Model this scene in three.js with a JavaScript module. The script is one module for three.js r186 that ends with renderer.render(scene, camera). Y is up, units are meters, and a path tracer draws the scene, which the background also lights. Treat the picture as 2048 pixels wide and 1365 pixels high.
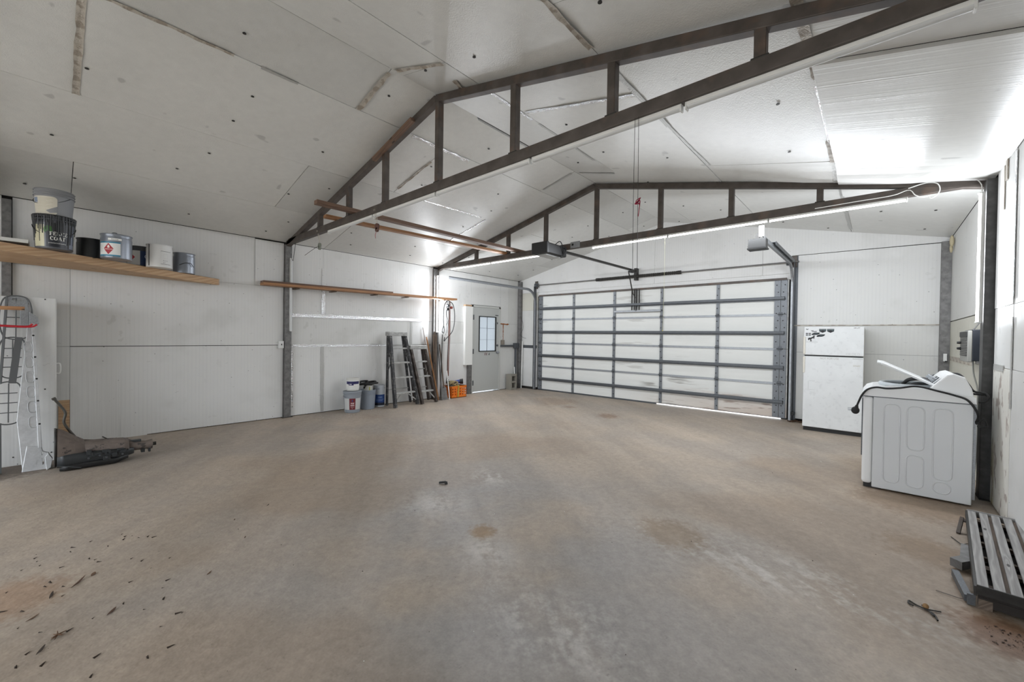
import * as THREE from 'three';
import { RoundedBoxGeometry } from 'three/addons/geometries/RoundedBoxGeometry.js';
import { mergeGeometries } from 'three/addons/utils/BufferGeometryUtils.js';
import { RectAreaLightUniformsLib } from 'three/addons/lights/RectAreaLightUniformsLib.js';
RectAreaLightUniformsLib.init();

// ---------------------------------------------------------------- camera, sky, exposure
const scene = new THREE.Scene();
const camera = new THREE.PerspectiveCamera(79.5, 2048 / 1365, 0.05, 200);
camera.position.set(0, 1.4, 0);
camera.rotation.order = 'YXZ';
camera.rotation.set(-0.01144, 0.72776, 0.01416);
const renderer = new THREE.WebGLRenderer({ antialias: true });
renderer.toneMapping = THREE.LinearToneMapping;
renderer.toneMappingExposure = 1.38;
renderer.shadowMap.enabled = true;
scene.background = new THREE.Color(3.7, 3.95, 4.25);      // bright overcast daylight outdoors
const TUBE_LIGHT = 124;                                    // radiance of a lit tube's light
const TUBE_COLOR = new THREE.Color(0.95, 1.0, 1.07);

// ---------------------------------------------------------------- the room's measures (metres)
const L = -7.345, R = 0.766, D = -8.55, F = 3.6;           // left, right, back and front walls
const EAVE = 2.90, RIDGE = 3.84, XA = -3.3775;             // roof
const Z0 = 0.512, Z1 = -2.604, Z2 = -5.721;                // trusses
const SL = (RIDGE - EAVE) / (XA - L), SR = (RIDGE - EAVE) / (R - XA);
const roofY = x => x < XA ? EAVE + (x - L) * SL : EAVE + (R - x) * SR;

// ---------------------------------------------------------------- helpers
function rng(seed) { let s = seed >>> 0; return () => { s = (s + 0x6D2B79F5) | 0; let t = Math.imul(s ^ (s >>> 15), 1 | s); t = (t + Math.imul(t ^ (t >>> 7), 61 | t)) ^ t; return ((t ^ (t >>> 14)) >>> 0) / 4294967296; }; }
const rnd = rng(7);
const V = (x, y, z) => new THREE.Vector3(x, y, z);
const taken = {};
function numbered(n) { const k = taken[n] = (taken[n] ?? -1) + 1; return k ? n + '_' + String(k).padStart(3, '0') : n; }
function thing(name, label, category, group) {
  const o = new THREE.Group(); o.name = numbered(name); scene.add(o);
  o.userData = { label, category }; if (group) o.userData.group = group;
  return o;
}
function struct(name, label) { const o = new THREE.Group(); o.name = name; scene.add(o); o.userData = { kind: 'structure' }; if (label) o.userData.label = label; return o; }
function strip(g) {
  g = g.index ? g.toNonIndexed() : g.clone();
  for (const k of Object.keys(g.attributes)) if (!['position', 'normal', 'uv'].includes(k)) g.deleteAttribute(k);
  if (!g.attributes.normal) g.computeVertexNormals();
  g.morphAttributes = {};
  return g;
}
function tri(g) {                                           // uv in metres from the face's direction
  const p = g.attributes.position, n = g.attributes.normal, uv = new Float32Array(p.count * 2);
  for (let i = 0; i < p.count; i++) {
    const a = Math.abs(n.getX(i)), b = Math.abs(n.getY(i)), c = Math.abs(n.getZ(i));
    if (a >= b && a >= c) { uv[2 * i] = p.getZ(i); uv[2 * i + 1] = p.getY(i); }
    else if (b >= c) { uv[2 * i] = p.getX(i); uv[2 * i + 1] = p.getZ(i); }
    else { uv[2 * i] = p.getX(i); uv[2 * i + 1] = p.getY(i); }
  }
  g.setAttribute('uv', new THREE.BufferAttribute(uv, 2)); return g;
}
function mesh(parent, name, geos, mat, label) {
  let g = Array.isArray(geos) ? (geos.length > 1 ? mergeGeometries(geos.map(strip)) : strip(geos[0])) : geos;
  const m = new THREE.Mesh(g, mat); m.name = name; m.castShadow = m.receiveShadow = true;
  if (label) m.userData.label = label;
  parent.add(m); return m;
}
function box(x0, x1, y0, y1, z0, z1, bevel = 0) {           // world-space box with uv in metres
  const w = Math.abs(x1 - x0), h = Math.abs(y1 - y0), d = Math.abs(z1 - z0);
  const g = bevel ? new RoundedBoxGeometry(w, h, d, 2, Math.min(bevel, w / 2.01, h / 2.01, d / 2.01)) : new THREE.BoxGeometry(w, h, d);
  g.translate((x0 + x1) / 2, (y0 + y1) / 2, (z0 + z1) / 2);
  return tri(strip(g));
}
function bar(a, b, w, h, { up = V(0, 1, 0), bevel = 0 } = {}) {   // box along a..b; uv.x runs along it
  const d = b.clone().sub(a), len = d.length(); d.normalize();
  let g = bevel ? new RoundedBoxGeometry(w, h, len, 2, Math.min(bevel, w / 2.01, h / 2.01)) : new THREE.BoxGeometry(w, h, len);
  g = strip(g);
  const p = g.attributes.position, uv = g.attributes.uv, o = rnd();
  for (let i = 0; i < p.count; i++) uv.setXY(i, p.getZ(i) + o, p.getX(i) + p.getY(i) + o * 3);
  if (Math.abs(d.dot(up)) > 0.99) up = V(1, 0, 0);
  const x = up.clone().cross(d).normalize(), y = d.clone().cross(x);
  g.applyMatrix4(new THREE.Matrix4().makeBasis(x, y, d)); g.translate((a.x + b.x) / 2, (a.y + b.y) / 2, (a.z + b.z) / 2);
  return g;
}
function rod(a, b, r, r2 = r, seg = 10) {
  const d = b.clone().sub(a), g = new THREE.CylinderGeometry(r2, r, d.length(), seg);
  g.applyQuaternion(new THREE.Quaternion().setFromUnitVectors(V(0, 1, 0), d.clone().normalize()));
  g.translate((a.x + b.x) / 2, (a.y + b.y) / 2, (a.z + b.z) / 2); return strip(g);
}
const rope = (pts, r, n = 40, seg = 6, closed = false) => strip(new THREE.TubeGeometry(new THREE.CatmullRomCurve3(pts.map(p => V(...p)), closed, 'centripetal'), n, r, seg, closed));
const lathe = (pts, seg = 32) => strip(new THREE.LatheGeometry(pts.map(p => new THREE.Vector2(p[0], p[1])), seg));
const at = (g, x, y, z) => { g.translate(x, y, z); return g; };
const sph = (x, y, z, r, sx = 1, sy = 1, sz = 1, s = 14) => { const g = new THREE.SphereGeometry(r, s, s * .75 | 0); g.scale(sx, sy, sz); g.translate(x, y, z); return strip(g); };
function poly(pts, depth, bevel = 0) {                      // extruded outline in x, y
  const g = new THREE.ExtrudeGeometry(new THREE.Shape(pts.map(p => new THREE.Vector2(p[0], p[1]))), { depth, bevelEnabled: bevel > 0, bevelSize: bevel, bevelThickness: bevel, bevelSegments: 2, steps: 1 });
  return strip(g);
}
function finish(o) {                                        // move a thing's group to its base without moving its parts
  const b = new THREE.Box3().setFromObject(o), c = b.getCenter(V(0, 0, 0)); c.y = b.min.y;
  for (const k of o.children) k.position.sub(c);
  o.position.copy(c); return o;
}

// ---------------------------------------------------------------- noise and textures
function mkNoise(seed) {
  const r = rng(seed), T = new Float32Array(65536); for (let i = 0; i < 65536; i++) T[i] = r();
  return (x, y, px = 256, py = 256) => {
    const xi = Math.floor(x), yi = Math.floor(y); let fx = x - xi, fy = y - yi; fx = fx * fx * (3 - 2 * fx); fy = fy * fy * (3 - 2 * fy);
    const a = ((xi % px) + px) % px, b = (((xi + 1) % px) + px) % px, c = (((yi % py) + py) % py) * 256, d = ((((yi + 1) % py) + py) % py) * 256;
    const p = T[a + c], q = T[b + c], s = T[a + d], t = T[b + d];
    return p + (q - p) * fx + (s - p) * fy + (p - q - s + t) * fx * fy;
  };
}
const N1 = mkNoise(11), N2 = mkNoise(23), N3 = mkNoise(37);
function fbm(n, u, v, per, oct, g = .5, stretch = 1) { let s = 0, a = 1, t = 0; for (let i = 0; i < oct; i++) { const px = Math.max(1, Math.round(per * stretch)); s += a * n(u * px, v * per, Math.min(256, px), Math.min(256, per)); t += a; a *= g; per *= 2; } return s / t; }
const clamp = (x, a = 0, b = 1) => Math.min(b, Math.max(a, x)), mix = (a, b, t) => a + (b - a) * t;
const smooth = (a, b, x) => { const t = clamp((x - a) / (b - a)); return t * t * (3 - 2 * t); };
const mix3 = (a, b, t) => [mix(a[0], b[0], t), mix(a[1], b[1], t), mix(a[2], b[2], t)];
function tex(w, h, fn, { srgb = true, per = [1, 1], wrap = true } = {}) {
  const d = new Uint8Array(w * h * 4);
  for (let j = 0; j < h; j++) for (let i = 0; i < w; i++) { const c = fn((i + .5) / w, (j + .5) / h), k = 4 * (j * w + i); if (c.length) { d[k] = c[0]; d[k + 1] = c[1]; d[k + 2] = c[2]; } else d[k] = d[k + 1] = d[k + 2] = c; d[k + 3] = 255; }
  const t = new THREE.DataTexture(d, w, h); t.magFilter = THREE.LinearFilter; t.minFilter = THREE.LinearMipmapLinearFilter; t.generateMipmaps = true;
  if (wrap) t.wrapS = t.wrapT = THREE.RepeatWrapping;
  t.repeat.set(1 / per[0], 1 / per[1]); if (srgb) t.colorSpace = THREE.SRGBColorSpace; t.needsUpdate = true; return t;
}
const num = fn => (u, v) => { const x = clamp(fn(u, v)) * 255; return [x, x, x]; };
const std = (color, roughness = .6, o = {}) => new THREE.MeshStandardMaterial({ color, roughness, metalness: 0, ...o });

// foil-faced white insulation board: faint vertical ribs, smudges, specks and scuffs
const marks = []; { const r = rng(5); for (let i = 0; i < 70; i++) { const d = r() < .45; marks.push([r(), r(), d ? .0005 : (r() - .5) * .05, d ? .0005 : (r() - .5) * .012, d ? .0014 : .0005, d ? .55 : .1 + r() * .22]); } }
const boardTex = (() => {
  const w = 1024, d = new Float32Array(w * w);
  for (const [x, y, dx, dy, rad, k] of marks) { const n = 24; for (let i = 0; i <= n; i++) { if (N2(i * .9 + x * 99, y * 77) < .35) continue; const cx = (x + dx * i / n) * w, cy = (y + dy * i / n + dx * .1 * Math.sin(i * .3)) * w, rr = rad * w; for (let a = -3; a <= 3; a++) for (let b = -3; b <= 3; b++) if (a * a + b * b < rr * rr + .6) { const q = ((Math.round(cy + b) % w) + w) % w * w + ((Math.round(cx + a) % w) + w) % w; d[q] = Math.max(d[q], k); } } }
  let i = 0;
  return tex(w, w, (u, v) => {
    const rib = Math.pow(Math.sin(u * Math.PI * 110) * .5 + .5, 6) * (.35 + .65 * N1(u * 40, v * 12, 40, 12)) * .02;
    const sm = smooth(.5, .85, fbm(N2, u, v, 6, 5)) * .05 + fbm(N1, u, v, 4, 3) * .03 + smooth(.72, .8, fbm(N3, u, v, 32, 3)) * .05 * smooth(.45, .7, fbm(N1, u + .3, v, 3, 2));
    const k = 1 - rib - sm - d[i++] * .8;
    return [236 * k, 236 * k, 235 * (k - sm * .1)];
  }, { per: [2.4, 2.4] });
})();
const peelBump = tex(256, 256, num((u, v) => fbm(N1, u, v, 48, 2)), { srgb: false, per: [.3, .3] });
const ribBump = tex(512, 64, num((u, v) => .5 + .5 * (N3(u * 96, v * 2, 96, 2) - .5) * 1.4), { srgb: false, per: [1.2, 1.2] });
const ridgeBump = tex(64, 512, num((u, v) => .3 * N1(u * 3, v * 120, 3, 120) + .5 * smooth(.6, .95, N2(u * 2, v * 200, 2, 200)) + .2 * N3(u * 64, v * 250, 64, 250)), { srgb: false, per: [3, 1.3] });
const ceilTex = tex(512, 512, (u, v) => { const k = 1 - .05 * fbm(N2, u, v, 4, 4) - .03 * fbm(N1, u, v, 64, 2) - smooth(.86, .92, fbm(N3, u, v, 24, 2)) * .12; return [238 * k, 238 * k, 236 * k]; }, { per: [3.1, 3.1] });

const M = {};
M.board = std(0xf2f2f1, .5, { map: boardTex, bumpMap: ribBump, bumpScale: .0012 });
M.boardB = std(0xeaeae8, .5, { map: boardTex, bumpMap: ribBump, bumpScale: .0012 });
M.boardC = std(0xe4e2d6, .55, { map: boardTex, bumpMap: ribBump, bumpScale: .001 });
M.ceil = std(0xf4f4f2, .33, { map: ceilTex, bumpMap: peelBump, bumpScale: .0012 });
M.ceilB = std(0xe9e9e7, .36, { map: ceilTex, bumpMap: peelBump, bumpScale: .0012 });
M.ceilRidge = std(0xf4f4f2, .3, { map: ceilTex, bumpMap: ridgeBump, bumpScale: .0009 });
M.backing = std(0x2a2826, .9);
const steelTex = tex(256, 256, (u, v) => { const n = fbm(N1, u, v, 8, 5), r = smooth(.52, .75, fbm(N2, u, v, 6, 4)); return mix3([70 + 38 * n, 64 + 36 * n, 60 + 34 * n], [98 + 30 * n, 76 + 24 * n, 64 + 18 * n], r * .5); }, { per: [.7, .7] });
M.steel = std(0xffffff, .55, { map: steelTex, metalness: .25 });
const greySteelTex = tex(256, 256, (u, v) => { const n = fbm(N3, u, v, 10, 5); return [88 + 46 * n, 87 + 46 * n, 86 + 45 * n]; }, { per: [.3, .3] });
M.greySteel = std(0xffffff, .5, { map: greySteelTex, metalness: .3 });
const galvTex = tex(256, 256, (u, v) => { const n = fbm(N2, u, v, 24, 3), m = N1(u * 30, v * 30, 30, 30); return [132 + 40 * n + 10 * m, 135 + 40 * n + 10 * m, 138 + 40 * n + 11 * m]; }, { per: [.14, .14] });
M.galv = std(0xffffff, .42, { map: galvTex, metalness: .55 });
M.galvDark = std(0x9a9c9e, .45, { map: galvTex, metalness: .5 });
M.black = std(0x141414, .5);
M.rubber = std(0x1a1a1a, .7);
M.darkMetal = std(0x34322f, .5, { metalness: .35 });
M.white = std(0xe8e8e4, .35);
M.whitePlastic = std(0xdfe0dd, .4);
M.enamel = new THREE.MeshPhysicalMaterial({ color: 0xe9eaea, roughness: .32, clearcoat: .35, clearcoatRoughness: .2 });
function woodTex(c1, c2, seed, knots = 1) {
  const r = rng(seed), K = []; for (let i = 0; i < 4 * knots; i++) K.push([r(), r(), .01 + r() * .02]);
  return tex(512, 256, (u, v) => {
    let w = fbm(N1, u, v, 3, 3) * .5, kn = 0;
    for (const [x, y, q] of K) { let dx = Math.abs(u - x), dy = Math.abs(v - y); dx = Math.min(dx, 1 - dx) * .6; dy = Math.min(dy, 1 - dy); const e = Math.exp(-(dx * dx * 60 + dy * dy * 400) * 3); w += e * .25; kn = Math.max(kn, 1 - smooth(q * .5, q, Math.hypot(dx * 1.2, dy * .6))); }
    const g = Math.abs(Math.sin((v * 9 + w * 5) * Math.PI)), f = N2(u * 8, v * 120, 8, 120), h = fbm(N3, u, v, 4, 4);
    const t = clamp(.45 * g + .3 * f + .35 * h - .1), c = mix3(c1, c2, t), k = 1 - .55 * kn;
    return [c[0] * k, c[1] * k, c[2] * k];
  }, { per: [1.2, .3] });
}
M.pine = std(0xffffff, .65, { map: woodTex([206, 178, 144], [164, 128, 94], 3) });
M.orangeWood = std(0xffffff, .6, { map: woodTex([184, 138, 96], [130, 90, 58], 9) });
M.brownWood = std(0xffffff, .65, { map: woodTex([140, 112, 92], [92, 70, 58], 15) });
M.greyWood = std(0xffffff, .6, { map: woodTex([182, 180, 178], [118, 116, 114], 21), metalness: .1 });
M.oldWood = std(0xffffff, .75, { map: woodTex([128, 112, 98], [74, 62, 52], 27) });
const foilBump = tex(256, 256, num((u, v) => Math.abs(fbm(N2, u, v, 14, 4) - .5) * 2.4), { srgb: false, per: [.25, .25] });
M.foil = std(0xe2e3e4, .22, { metalness: .85, bumpMap: foilBump, bumpScale: .006 });
M.greyTape = std(0xb9b9b6, .4, { metalness: .3, bumpMap: foilBump, bumpScale: .003 });
const tanTex = tex(256, 256, (u, v) => { const n = fbm(N1, u, v, 8, 5), k = smooth(.45, .65, fbm(N3, u, v, 6, 4)); return mix3([178 + 26 * n, 172 + 25 * n, 162 + 24 * n], [138, 126, 112], k * .6); }, { per: [.3, .3] });
M.tanTape = std(0xffffff, .6, { map: tanTex, bumpMap: foilBump, bumpScale: .004 });

// concrete slab: trowelled grey-brown, worn grey-blue in the middle, pale scuffs, stains and specks
const FX0 = L - .2, FX1 = R + .2, FZ0 = D - .3, FZ1 = 1.0;
const floorTex = tex(2048, 2048, (u, v) => {
  const x = mix(FX0, FX1, u), z = mix(FZ0, FZ1, v), a = (x * .8 + z * .6), b = (z * .8 - x * .6);
  const big = fbm(N1, x * .11 + 3, z * .11 + 5, 5, 4), mid = fbm(N2, x * .2 + 1, z * .2 + 2, 8, 5), fine = fbm(N3, x * .5, z * .5, 60, 3, .7);
  const streak = fbm(N2, a * .05 + 2, b * .4 + 3, 6, 5, .6), speck = N1(x * 170, z * 170), speck2 = N2(x * 90 + 7, z * 90);
  let c = mix3([184, 171, 157], [163, 154, 145], smooth(.25, .75, mid));
  const wear = clamp(Math.exp(-(((x + 1.55) / 1.5) ** 2 + ((z + 1.75) / 1.3) ** 2)) * 1.1 + Math.exp(-(((x + 2.7) / .8) ** 2 + ((z + 2.5) / .7) ** 2)) * .6) * smooth(.32, .62, big * .5 + mid * .5 + .06);
  c = mix3(c, [160, 158, 158], wear * .85);
  c = mix3(c, [150, 128, 106], smooth(.56, .72, big) * .35);
  const k = 1 + (streak - .5) * .26 + (fine - .5) * .15 + (mid - .5) * .13 + (speck - .5) * .07 - smooth(.9, 1, speck2) * .12;
  const scuff = (sx, sz, rx, rz, s) => Math.exp(-(((x - sx) / rx) ** 2 + ((z - sz) / rz) ** 2)) * smooth(.44, .72, .75 * fbm(N1, a * .3 + sx, b * 1.2 + sz, 8, 5, .65) + .25 * fine + s);
  const pale = Math.min(1, scuff(-2.72, -2.12, .26, .2, .14) + scuff(-1.86, -1.88, .2, .14, .14) + scuff(-1.22, -1.62, .35, .2, .03) + scuff(-2.85, -2.9, .22, .2, .04) + scuff(-.98, -1.62, .22, .22, .03) + scuff(-.35, -2.9, .9, .25, .01));
  c = mix3(c, [208, 207, 206], pale * .7);
  const stain = (sx, sz, rr, col, s) => { const e = smooth(1, .35, Math.hypot(x - sx, z - sz) / rr + (mid - .5) * 1.1 + (fine - .5) * .6); c = mix3(c, col, e * s); };
  stain(-3.33, .2, .3, [150, 104, 70], .32); stain(-6.4, .3, .5, [72, 62, 54], .65); stain(-2.1, -2.05, .13, [140, 104, 60], .55); stain(-3.6, -6.6, .28, [118, 88, 66], .5); stain(-4.6, -6.9, .2, [120, 96, 76], .4); stain(.5, -3.02, .22, [104, 64, 36], .6); stain(-5.2, -7.2, .6, [150, 130, 112], .5); stain(-1.05, -2.9, .3, [140, 118, 92], .5); stain(.25, -3.9, .35, [136, 110, 82], .4); stain(.3, -4.9, .5, [130, 106, 84], .4);
  return [clamp(c[0] * k, 0, 255), clamp(c[1] * k, 0, 255), clamp(c[2] * k, 0, 255)];
}, { wrap: false });
const floorBump = tex(512, 512, num((u, v) => .6 * fbm(N1, u, v, 12, 5, .6) + .4 * fbm(N2, u, v, 90, 2)), { srgb: false, per: [1.1, 1.1] });
floorBump.repeat.set((FX1 - FX0) / 1.1, (FZ1 - FZ0) / 1.1);
M.floor = std(0xf2efeb, .58, { map: floorTex, bumpMap: floorBump, bumpScale: .0025 });
M.outside = std(0xb9a898, .9);

// ---------------------------------------------------------------- floor and outdoors
{
  const f = struct('floor', 'worn grey-brown concrete garage floor');
  const g = new THREE.PlaneGeometry(FX1 - FX0, FZ1 - FZ0); g.rotateX(-Math.PI / 2); g.translate((FX0 + FX1) / 2, 0, (FZ0 + FZ1) / 2);
  const uv = g.attributes.uv; for (let i = 0; i < uv.count; i++) uv.setY(i, 1 - uv.getY(i));
  mesh(f, 'slab', g, M.floor);
  mesh(f, 'slab_near', [box(FX0, FX1, -.15, 0, FZ1, F + .2)], std(0xa89d90, .6, { bumpMap: floorBump, bumpScale: .002 }));
  mesh(f, 'slab_body', [box(FX0, FX1, -.15, -.002, FZ0, FZ1)], std(0x8f867a, .9));
  const o = struct('outside_ground', 'pale gravel ground outdoors beyond the doors');
  mesh(o, 'gravel', [box(-40, 30, -.3, -.16, -45, 30)], M.outside);
  mesh(o, 'apron', [box(L - 6, R + 4, -.16, -.012, D - 6, FZ0), box(L - 6, FX0, -.16, -.012, FZ0, F), box(L - 6, R + 4, -.16, -.012, F + .2, F + 9)], std(0xc9c2b8, .9));
}

// ---------------------------------------------------------------- ceiling: backing, boards, tapes, fasteners
const ceiling = struct('ceiling', 'pitched ceiling of white foil-faced insulation boards');
const sag = (x, z) => .075 * Math.exp(-(((z + 5.5) / .17) ** 2)) * smooth(-1.6, -.55, x) * smooth(.75, .1, x);   // boards drooping just before the farther truss
function roofPanel(x0, x1, z0, z1, mat, drop = 0, notch) {
  // outline in (x, z), laid on the roof plane, 25 mm thick
  const left = (x0 + x1) / 2 < XA, s = left ? SL : -SR, gap = .003;
  x0 += gap; x1 -= gap; const za = Math.min(z0, z1) + gap, zb = Math.max(z0, z1) - gap;
  let g;
  if (notch) { g = poly(notch(x0, x1, za, zb), .025, 0); g.rotateX(Math.PI / 2); g.translate(0, .025, 0); }   // plan outline, thickness upwards
  else { g = strip(new THREE.BoxGeometry(x1 - x0, .025, zb - za, 8, 1, Math.max(4, Math.ceil((zb - za) / .12)))); g.translate((x0 + x1) / 2, .0125, (za + zb) / 2); }
  const p = g.attributes.position;
  const t1 = (rnd() - .5) * .006, t2 = (rnd() - .5) * .006;
  for (let i = 0; i < p.count; i++) { const x = p.getX(i), z = p.getZ(i); p.setY(i, p.getY(i) + (left ? EAVE + (x - L) * s : EAVE + (R - x) * -s) - drop - sag(x, z) + t1 * (x - x0) / (x1 - x0) + t2 * (z - za) / (zb - za)); }
  g.computeVertexNormals(); tri(g);
  return mesh(ceiling, 'board', g, mat);
}
{
  const seg = (x0, x1, zs, mat, drops = []) => { for (let i = 0; i + 1 < zs.length; i++) roofPanel(x0, x1, zs[i], zs[i + 1], Array.isArray(mat) ? mat[i % mat.length] : mat, drops[i] || 0); };
  const end = D - .0, fr = F;
  seg(L + .002, -6.28, [fr, 2.9, -.15, -3.2, -6.25, end], [M.ceil, M.ceilB]);
  seg(-6.28, -5.15, [fr, 1.0, -2.06, -5.02, -8.0, end], [M.ceilB, M.ceil]);
  seg(-5.15, -4.0, [fr, 2.9, -.135, -3.22, -6.3, end], M.ceil, [0, 0, 0, .004]);
  // ridge strip, left half: an open joint shows beyond the first truss
  roofPanel(-4.0, XA, fr, 1.0, M.ceil); roofPanel(-4.0, XA, 1.0, -2.075, M.ceilB);
  roofPanel(-4.0, XA, -2.075, -5.12, M.ceil, 0, (a, b, c, d) => [[a, c], [b, c], [b, -4.3], [b - .035, -4.25], [b - .03, -3.2], [b, -3.15], [b, d], [a, d]]);
  roofPanel(-4.0, XA, -5.12, -8.1, M.ceilB); roofPanel(-4.0, XA, -8.1, end, M.ceil);
  seg(XA, -2.76, [fr, 1.0, -2.2, -5.2, -8.1, end], [M.ceilB, M.ceil]);
  seg(-2.76, -1.525, [fr, 2.9, -.1, -3.22, -6.3, end], M.ceil, [0, 0, 0, .003]);
  seg(-1.525, -.345, [fr, 1.0, -2.02, -5.08, -8.0, end], [M.ceil, M.ceil, M.ceil, M.ceil]);
  seg(-.345, R - .002, [fr, 2.9, -.1, -3.18, -6.3, end], M.ceilRidge, [0, 0, 0, .022, 0]);
  // solid roof above the boards
  for (const [xa, xb, name] of [[L - .2, XA, 'roof_deck'], [XA, R + .2, 'roof_deck']]) {
    const ya = xa < XA - 1e-6 ? EAVE + (xa - L) * SL : RIDGE, yb = xb > XA + 1e-6 ? EAVE + (R - xb) * SR : RIDGE;
    const g = poly([[xa, ya + .026], [xb, yb + .026], [xb, yb + .14], [xa, ya + .14]], F - D + .5); g.translate(0, 0, D - .3);
    mesh(ceiling, name, g, M.backing);
  }
  // strips of tape over the joints
  const tapeSeed = rng(99);
  function roofTape(x0, z0, x1, z1, w, mat, curl = .004) {
    const n = Math.max(4, Math.ceil(Math.hypot(x1 - x0, z1 - z0) / .08)), pos = [], idx = [], uv = [];
    const dx = x1 - x0, dz = z1 - z0, len = Math.hypot(dx, dz), nx = -dz / len, nz = dx / len;
    for (let i = 0; i <= n; i++) for (let k = 0; k < 5; k++) {
      const t = i / n, ww = w * (.85 + .3 * tapeSeed()), o = (k / 4 - .5) * ww + (tapeSeed() - .5) * .004;
      const x = x0 + dx * t + nx * o, z = z0 + dz * t + nz * o, e = (k === 0 || k === 4) ? curl * tapeSeed() : .001 * tapeSeed();
      pos.push(x, roofY(x) - sag(x, z) - .0035 - e, z); uv.push(t * len, o);
      if (i < n && k < 4) { const a = i * 5 + k; idx.push(a, a + 1, a + 5, a + 1, a + 6, a + 5); }
    }
    const g = new THREE.BufferGeometry(); g.setAttribute('position', new THREE.Float32BufferAttribute(pos, 3)); g.setAttribute('uv', new THREE.Float32BufferAttribute(uv, 2)); g.setIndex(idx); g.computeVertexNormals();
    const m2 = mat.clone(); m2.side = THREE.DoubleSide;
    return mesh(ceiling, 'tape_strip', g, m2);
  }
  roofTape(-4.0, -.135, -5.15, -.135, .045, M.tanTape, .008);
  roofTape(-4.0, -2.075, -3.42, -2.075, .05, M.tanTape, .012); roofTape(-3.35, -2.1, -2.8, -2.2, .05, M.tanTape, .012);
  roofTape(-4.0, -.2, -4.0, -1.0, .03, M.tanTape, .012); roofTape(-4.0, -1.2, -4.0, -1.5, .025, M.greyTape, .01);
  roofTape(-4.02, -2.75, -4.03, -3.62, .05, M.foil, .012);
  roofTape(-5.05, -3.22, -4.3, -3.22, .03, M.tanTape, .01);
  roofTape(-2.76, -2.6, -2.78, -3.4, .04, M.foil); roofTape(-2.77, -3.5, -2.8, -4.7, .035, M.greyTape);
  roofTape(-2.72, -3.22, -1.55, -3.22, .05, M.foil, .006);
  roofTape(-1.525, -1.6, -1.525, -2.5, .045, M.tanTape, .016); roofTape(-1.525, -2.75, -1.515, -3.9, .045, M.greyTape, .008); roofTape(-1.515, -3.9, -1.49, -5.05, .03, M.greyTape);
  roofTape(-.345, -2.5, -.33, -3.4, .055, M.tanTape, .014); roofTape(-.345, -3.5, -.35, -4.6, .02, M.foil, .003); roofTape(-.345, -4.5, -.36, -5.1, .05, M.tanTape, .012); roofTape(-.35, -5.15, -.36, -5.65, .045, M.greyTape); roofTape(-.35, -5.8, -.35, -8.3, .04, M.greyTape);
  roofTape(-3.95, -5.12, -3.42, -5.12, .04, M.greyTape); roofTape(-3.33, -5.18, -2.8, -5.25, .04, M.greyTape); roofTape(-5.12, -5.02, -6.2, -5.02, .035, M.foil); roofTape(-5.13, -3.6, -5.1, -4.9, .03, M.foil, .003);
  roofTape(-2.93, -2.45, -3.0, -2.62, .05, M.tanTape, .02);
  // screws with washers
  const heads = []; const r = rng(31);
  for (const px of [-7.0, -6.6, -5.9, -5.5, -4.8, -4.35, -3.7, -3.05, -2.45, -1.9, -1.2, -.65, -.05, .5]) for (let z = -8.2; z < 1; z += 1.18) { const x = px + (r() - .5) * .12, zz = z + (r() - .5) * .5; if (r() < .2) continue; const g = new THREE.CylinderGeometry(.012, .014, .006, 8); g.translate(x, roofY(x) - .006, zz); heads.push(g); }
  const h = mesh(ceiling, 'screw_heads', heads, M.darkMetal); h.userData.kind = 'stuff';
}

// ---------------------------------------------------------------- walls
const wallLeft = struct('wall_left', 'white insulation board wall with taped joints');
const wallBack = struct('wall_back', 'white insulation board gable wall around the garage door');
const wallRight = struct('wall_right', 'white insulation board side wall');
const wallFront = struct('wall_front', 'white wall behind the camera');
const mats3 = [M.board, M.boardB, M.board];
function panelX(parent, x, dir, z0, z1, y0, y1, mat, proud = 0) { const g = .0014, e = (rnd() - .5) * .004 + proud; return mesh(parent, 'board', [dir > 0 ? box(x - .028, x + e, y0 + g, y1 - g, Math.min(z0, z1) + g, Math.max(z0, z1) - g) : box(x - e, x + .028, y0 + g, y1 - g, Math.min(z0, z1) + g, Math.max(z0, z1) - g)], mat); }
function panelZ(parent, z, pts, mat, proud = 0) { const c = [0, 0]; for (const p of pts) { c[0] += p[0] / pts.length; c[1] += p[1] / pts.length; } const q = pts.map(p => [p[0] + Math.sign(c[0] - p[0]) * .0016, p[1] + Math.sign(c[1] - p[1]) * .0016]); const g = poly(q, .028); g.translate(0, 0, z - .028 + proud + (rnd() - .5) * .003); tri(g); return mesh(parent, 'board', g, mat); }
const quad = (x0, x1, y0, y1) => [[x0, y0], [x1, y0], [x1, y1], [x0, y1]];
const DZ0 = -6.80, DZ1 = -7.70, DH = 2.10;                  // side door opening
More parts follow.
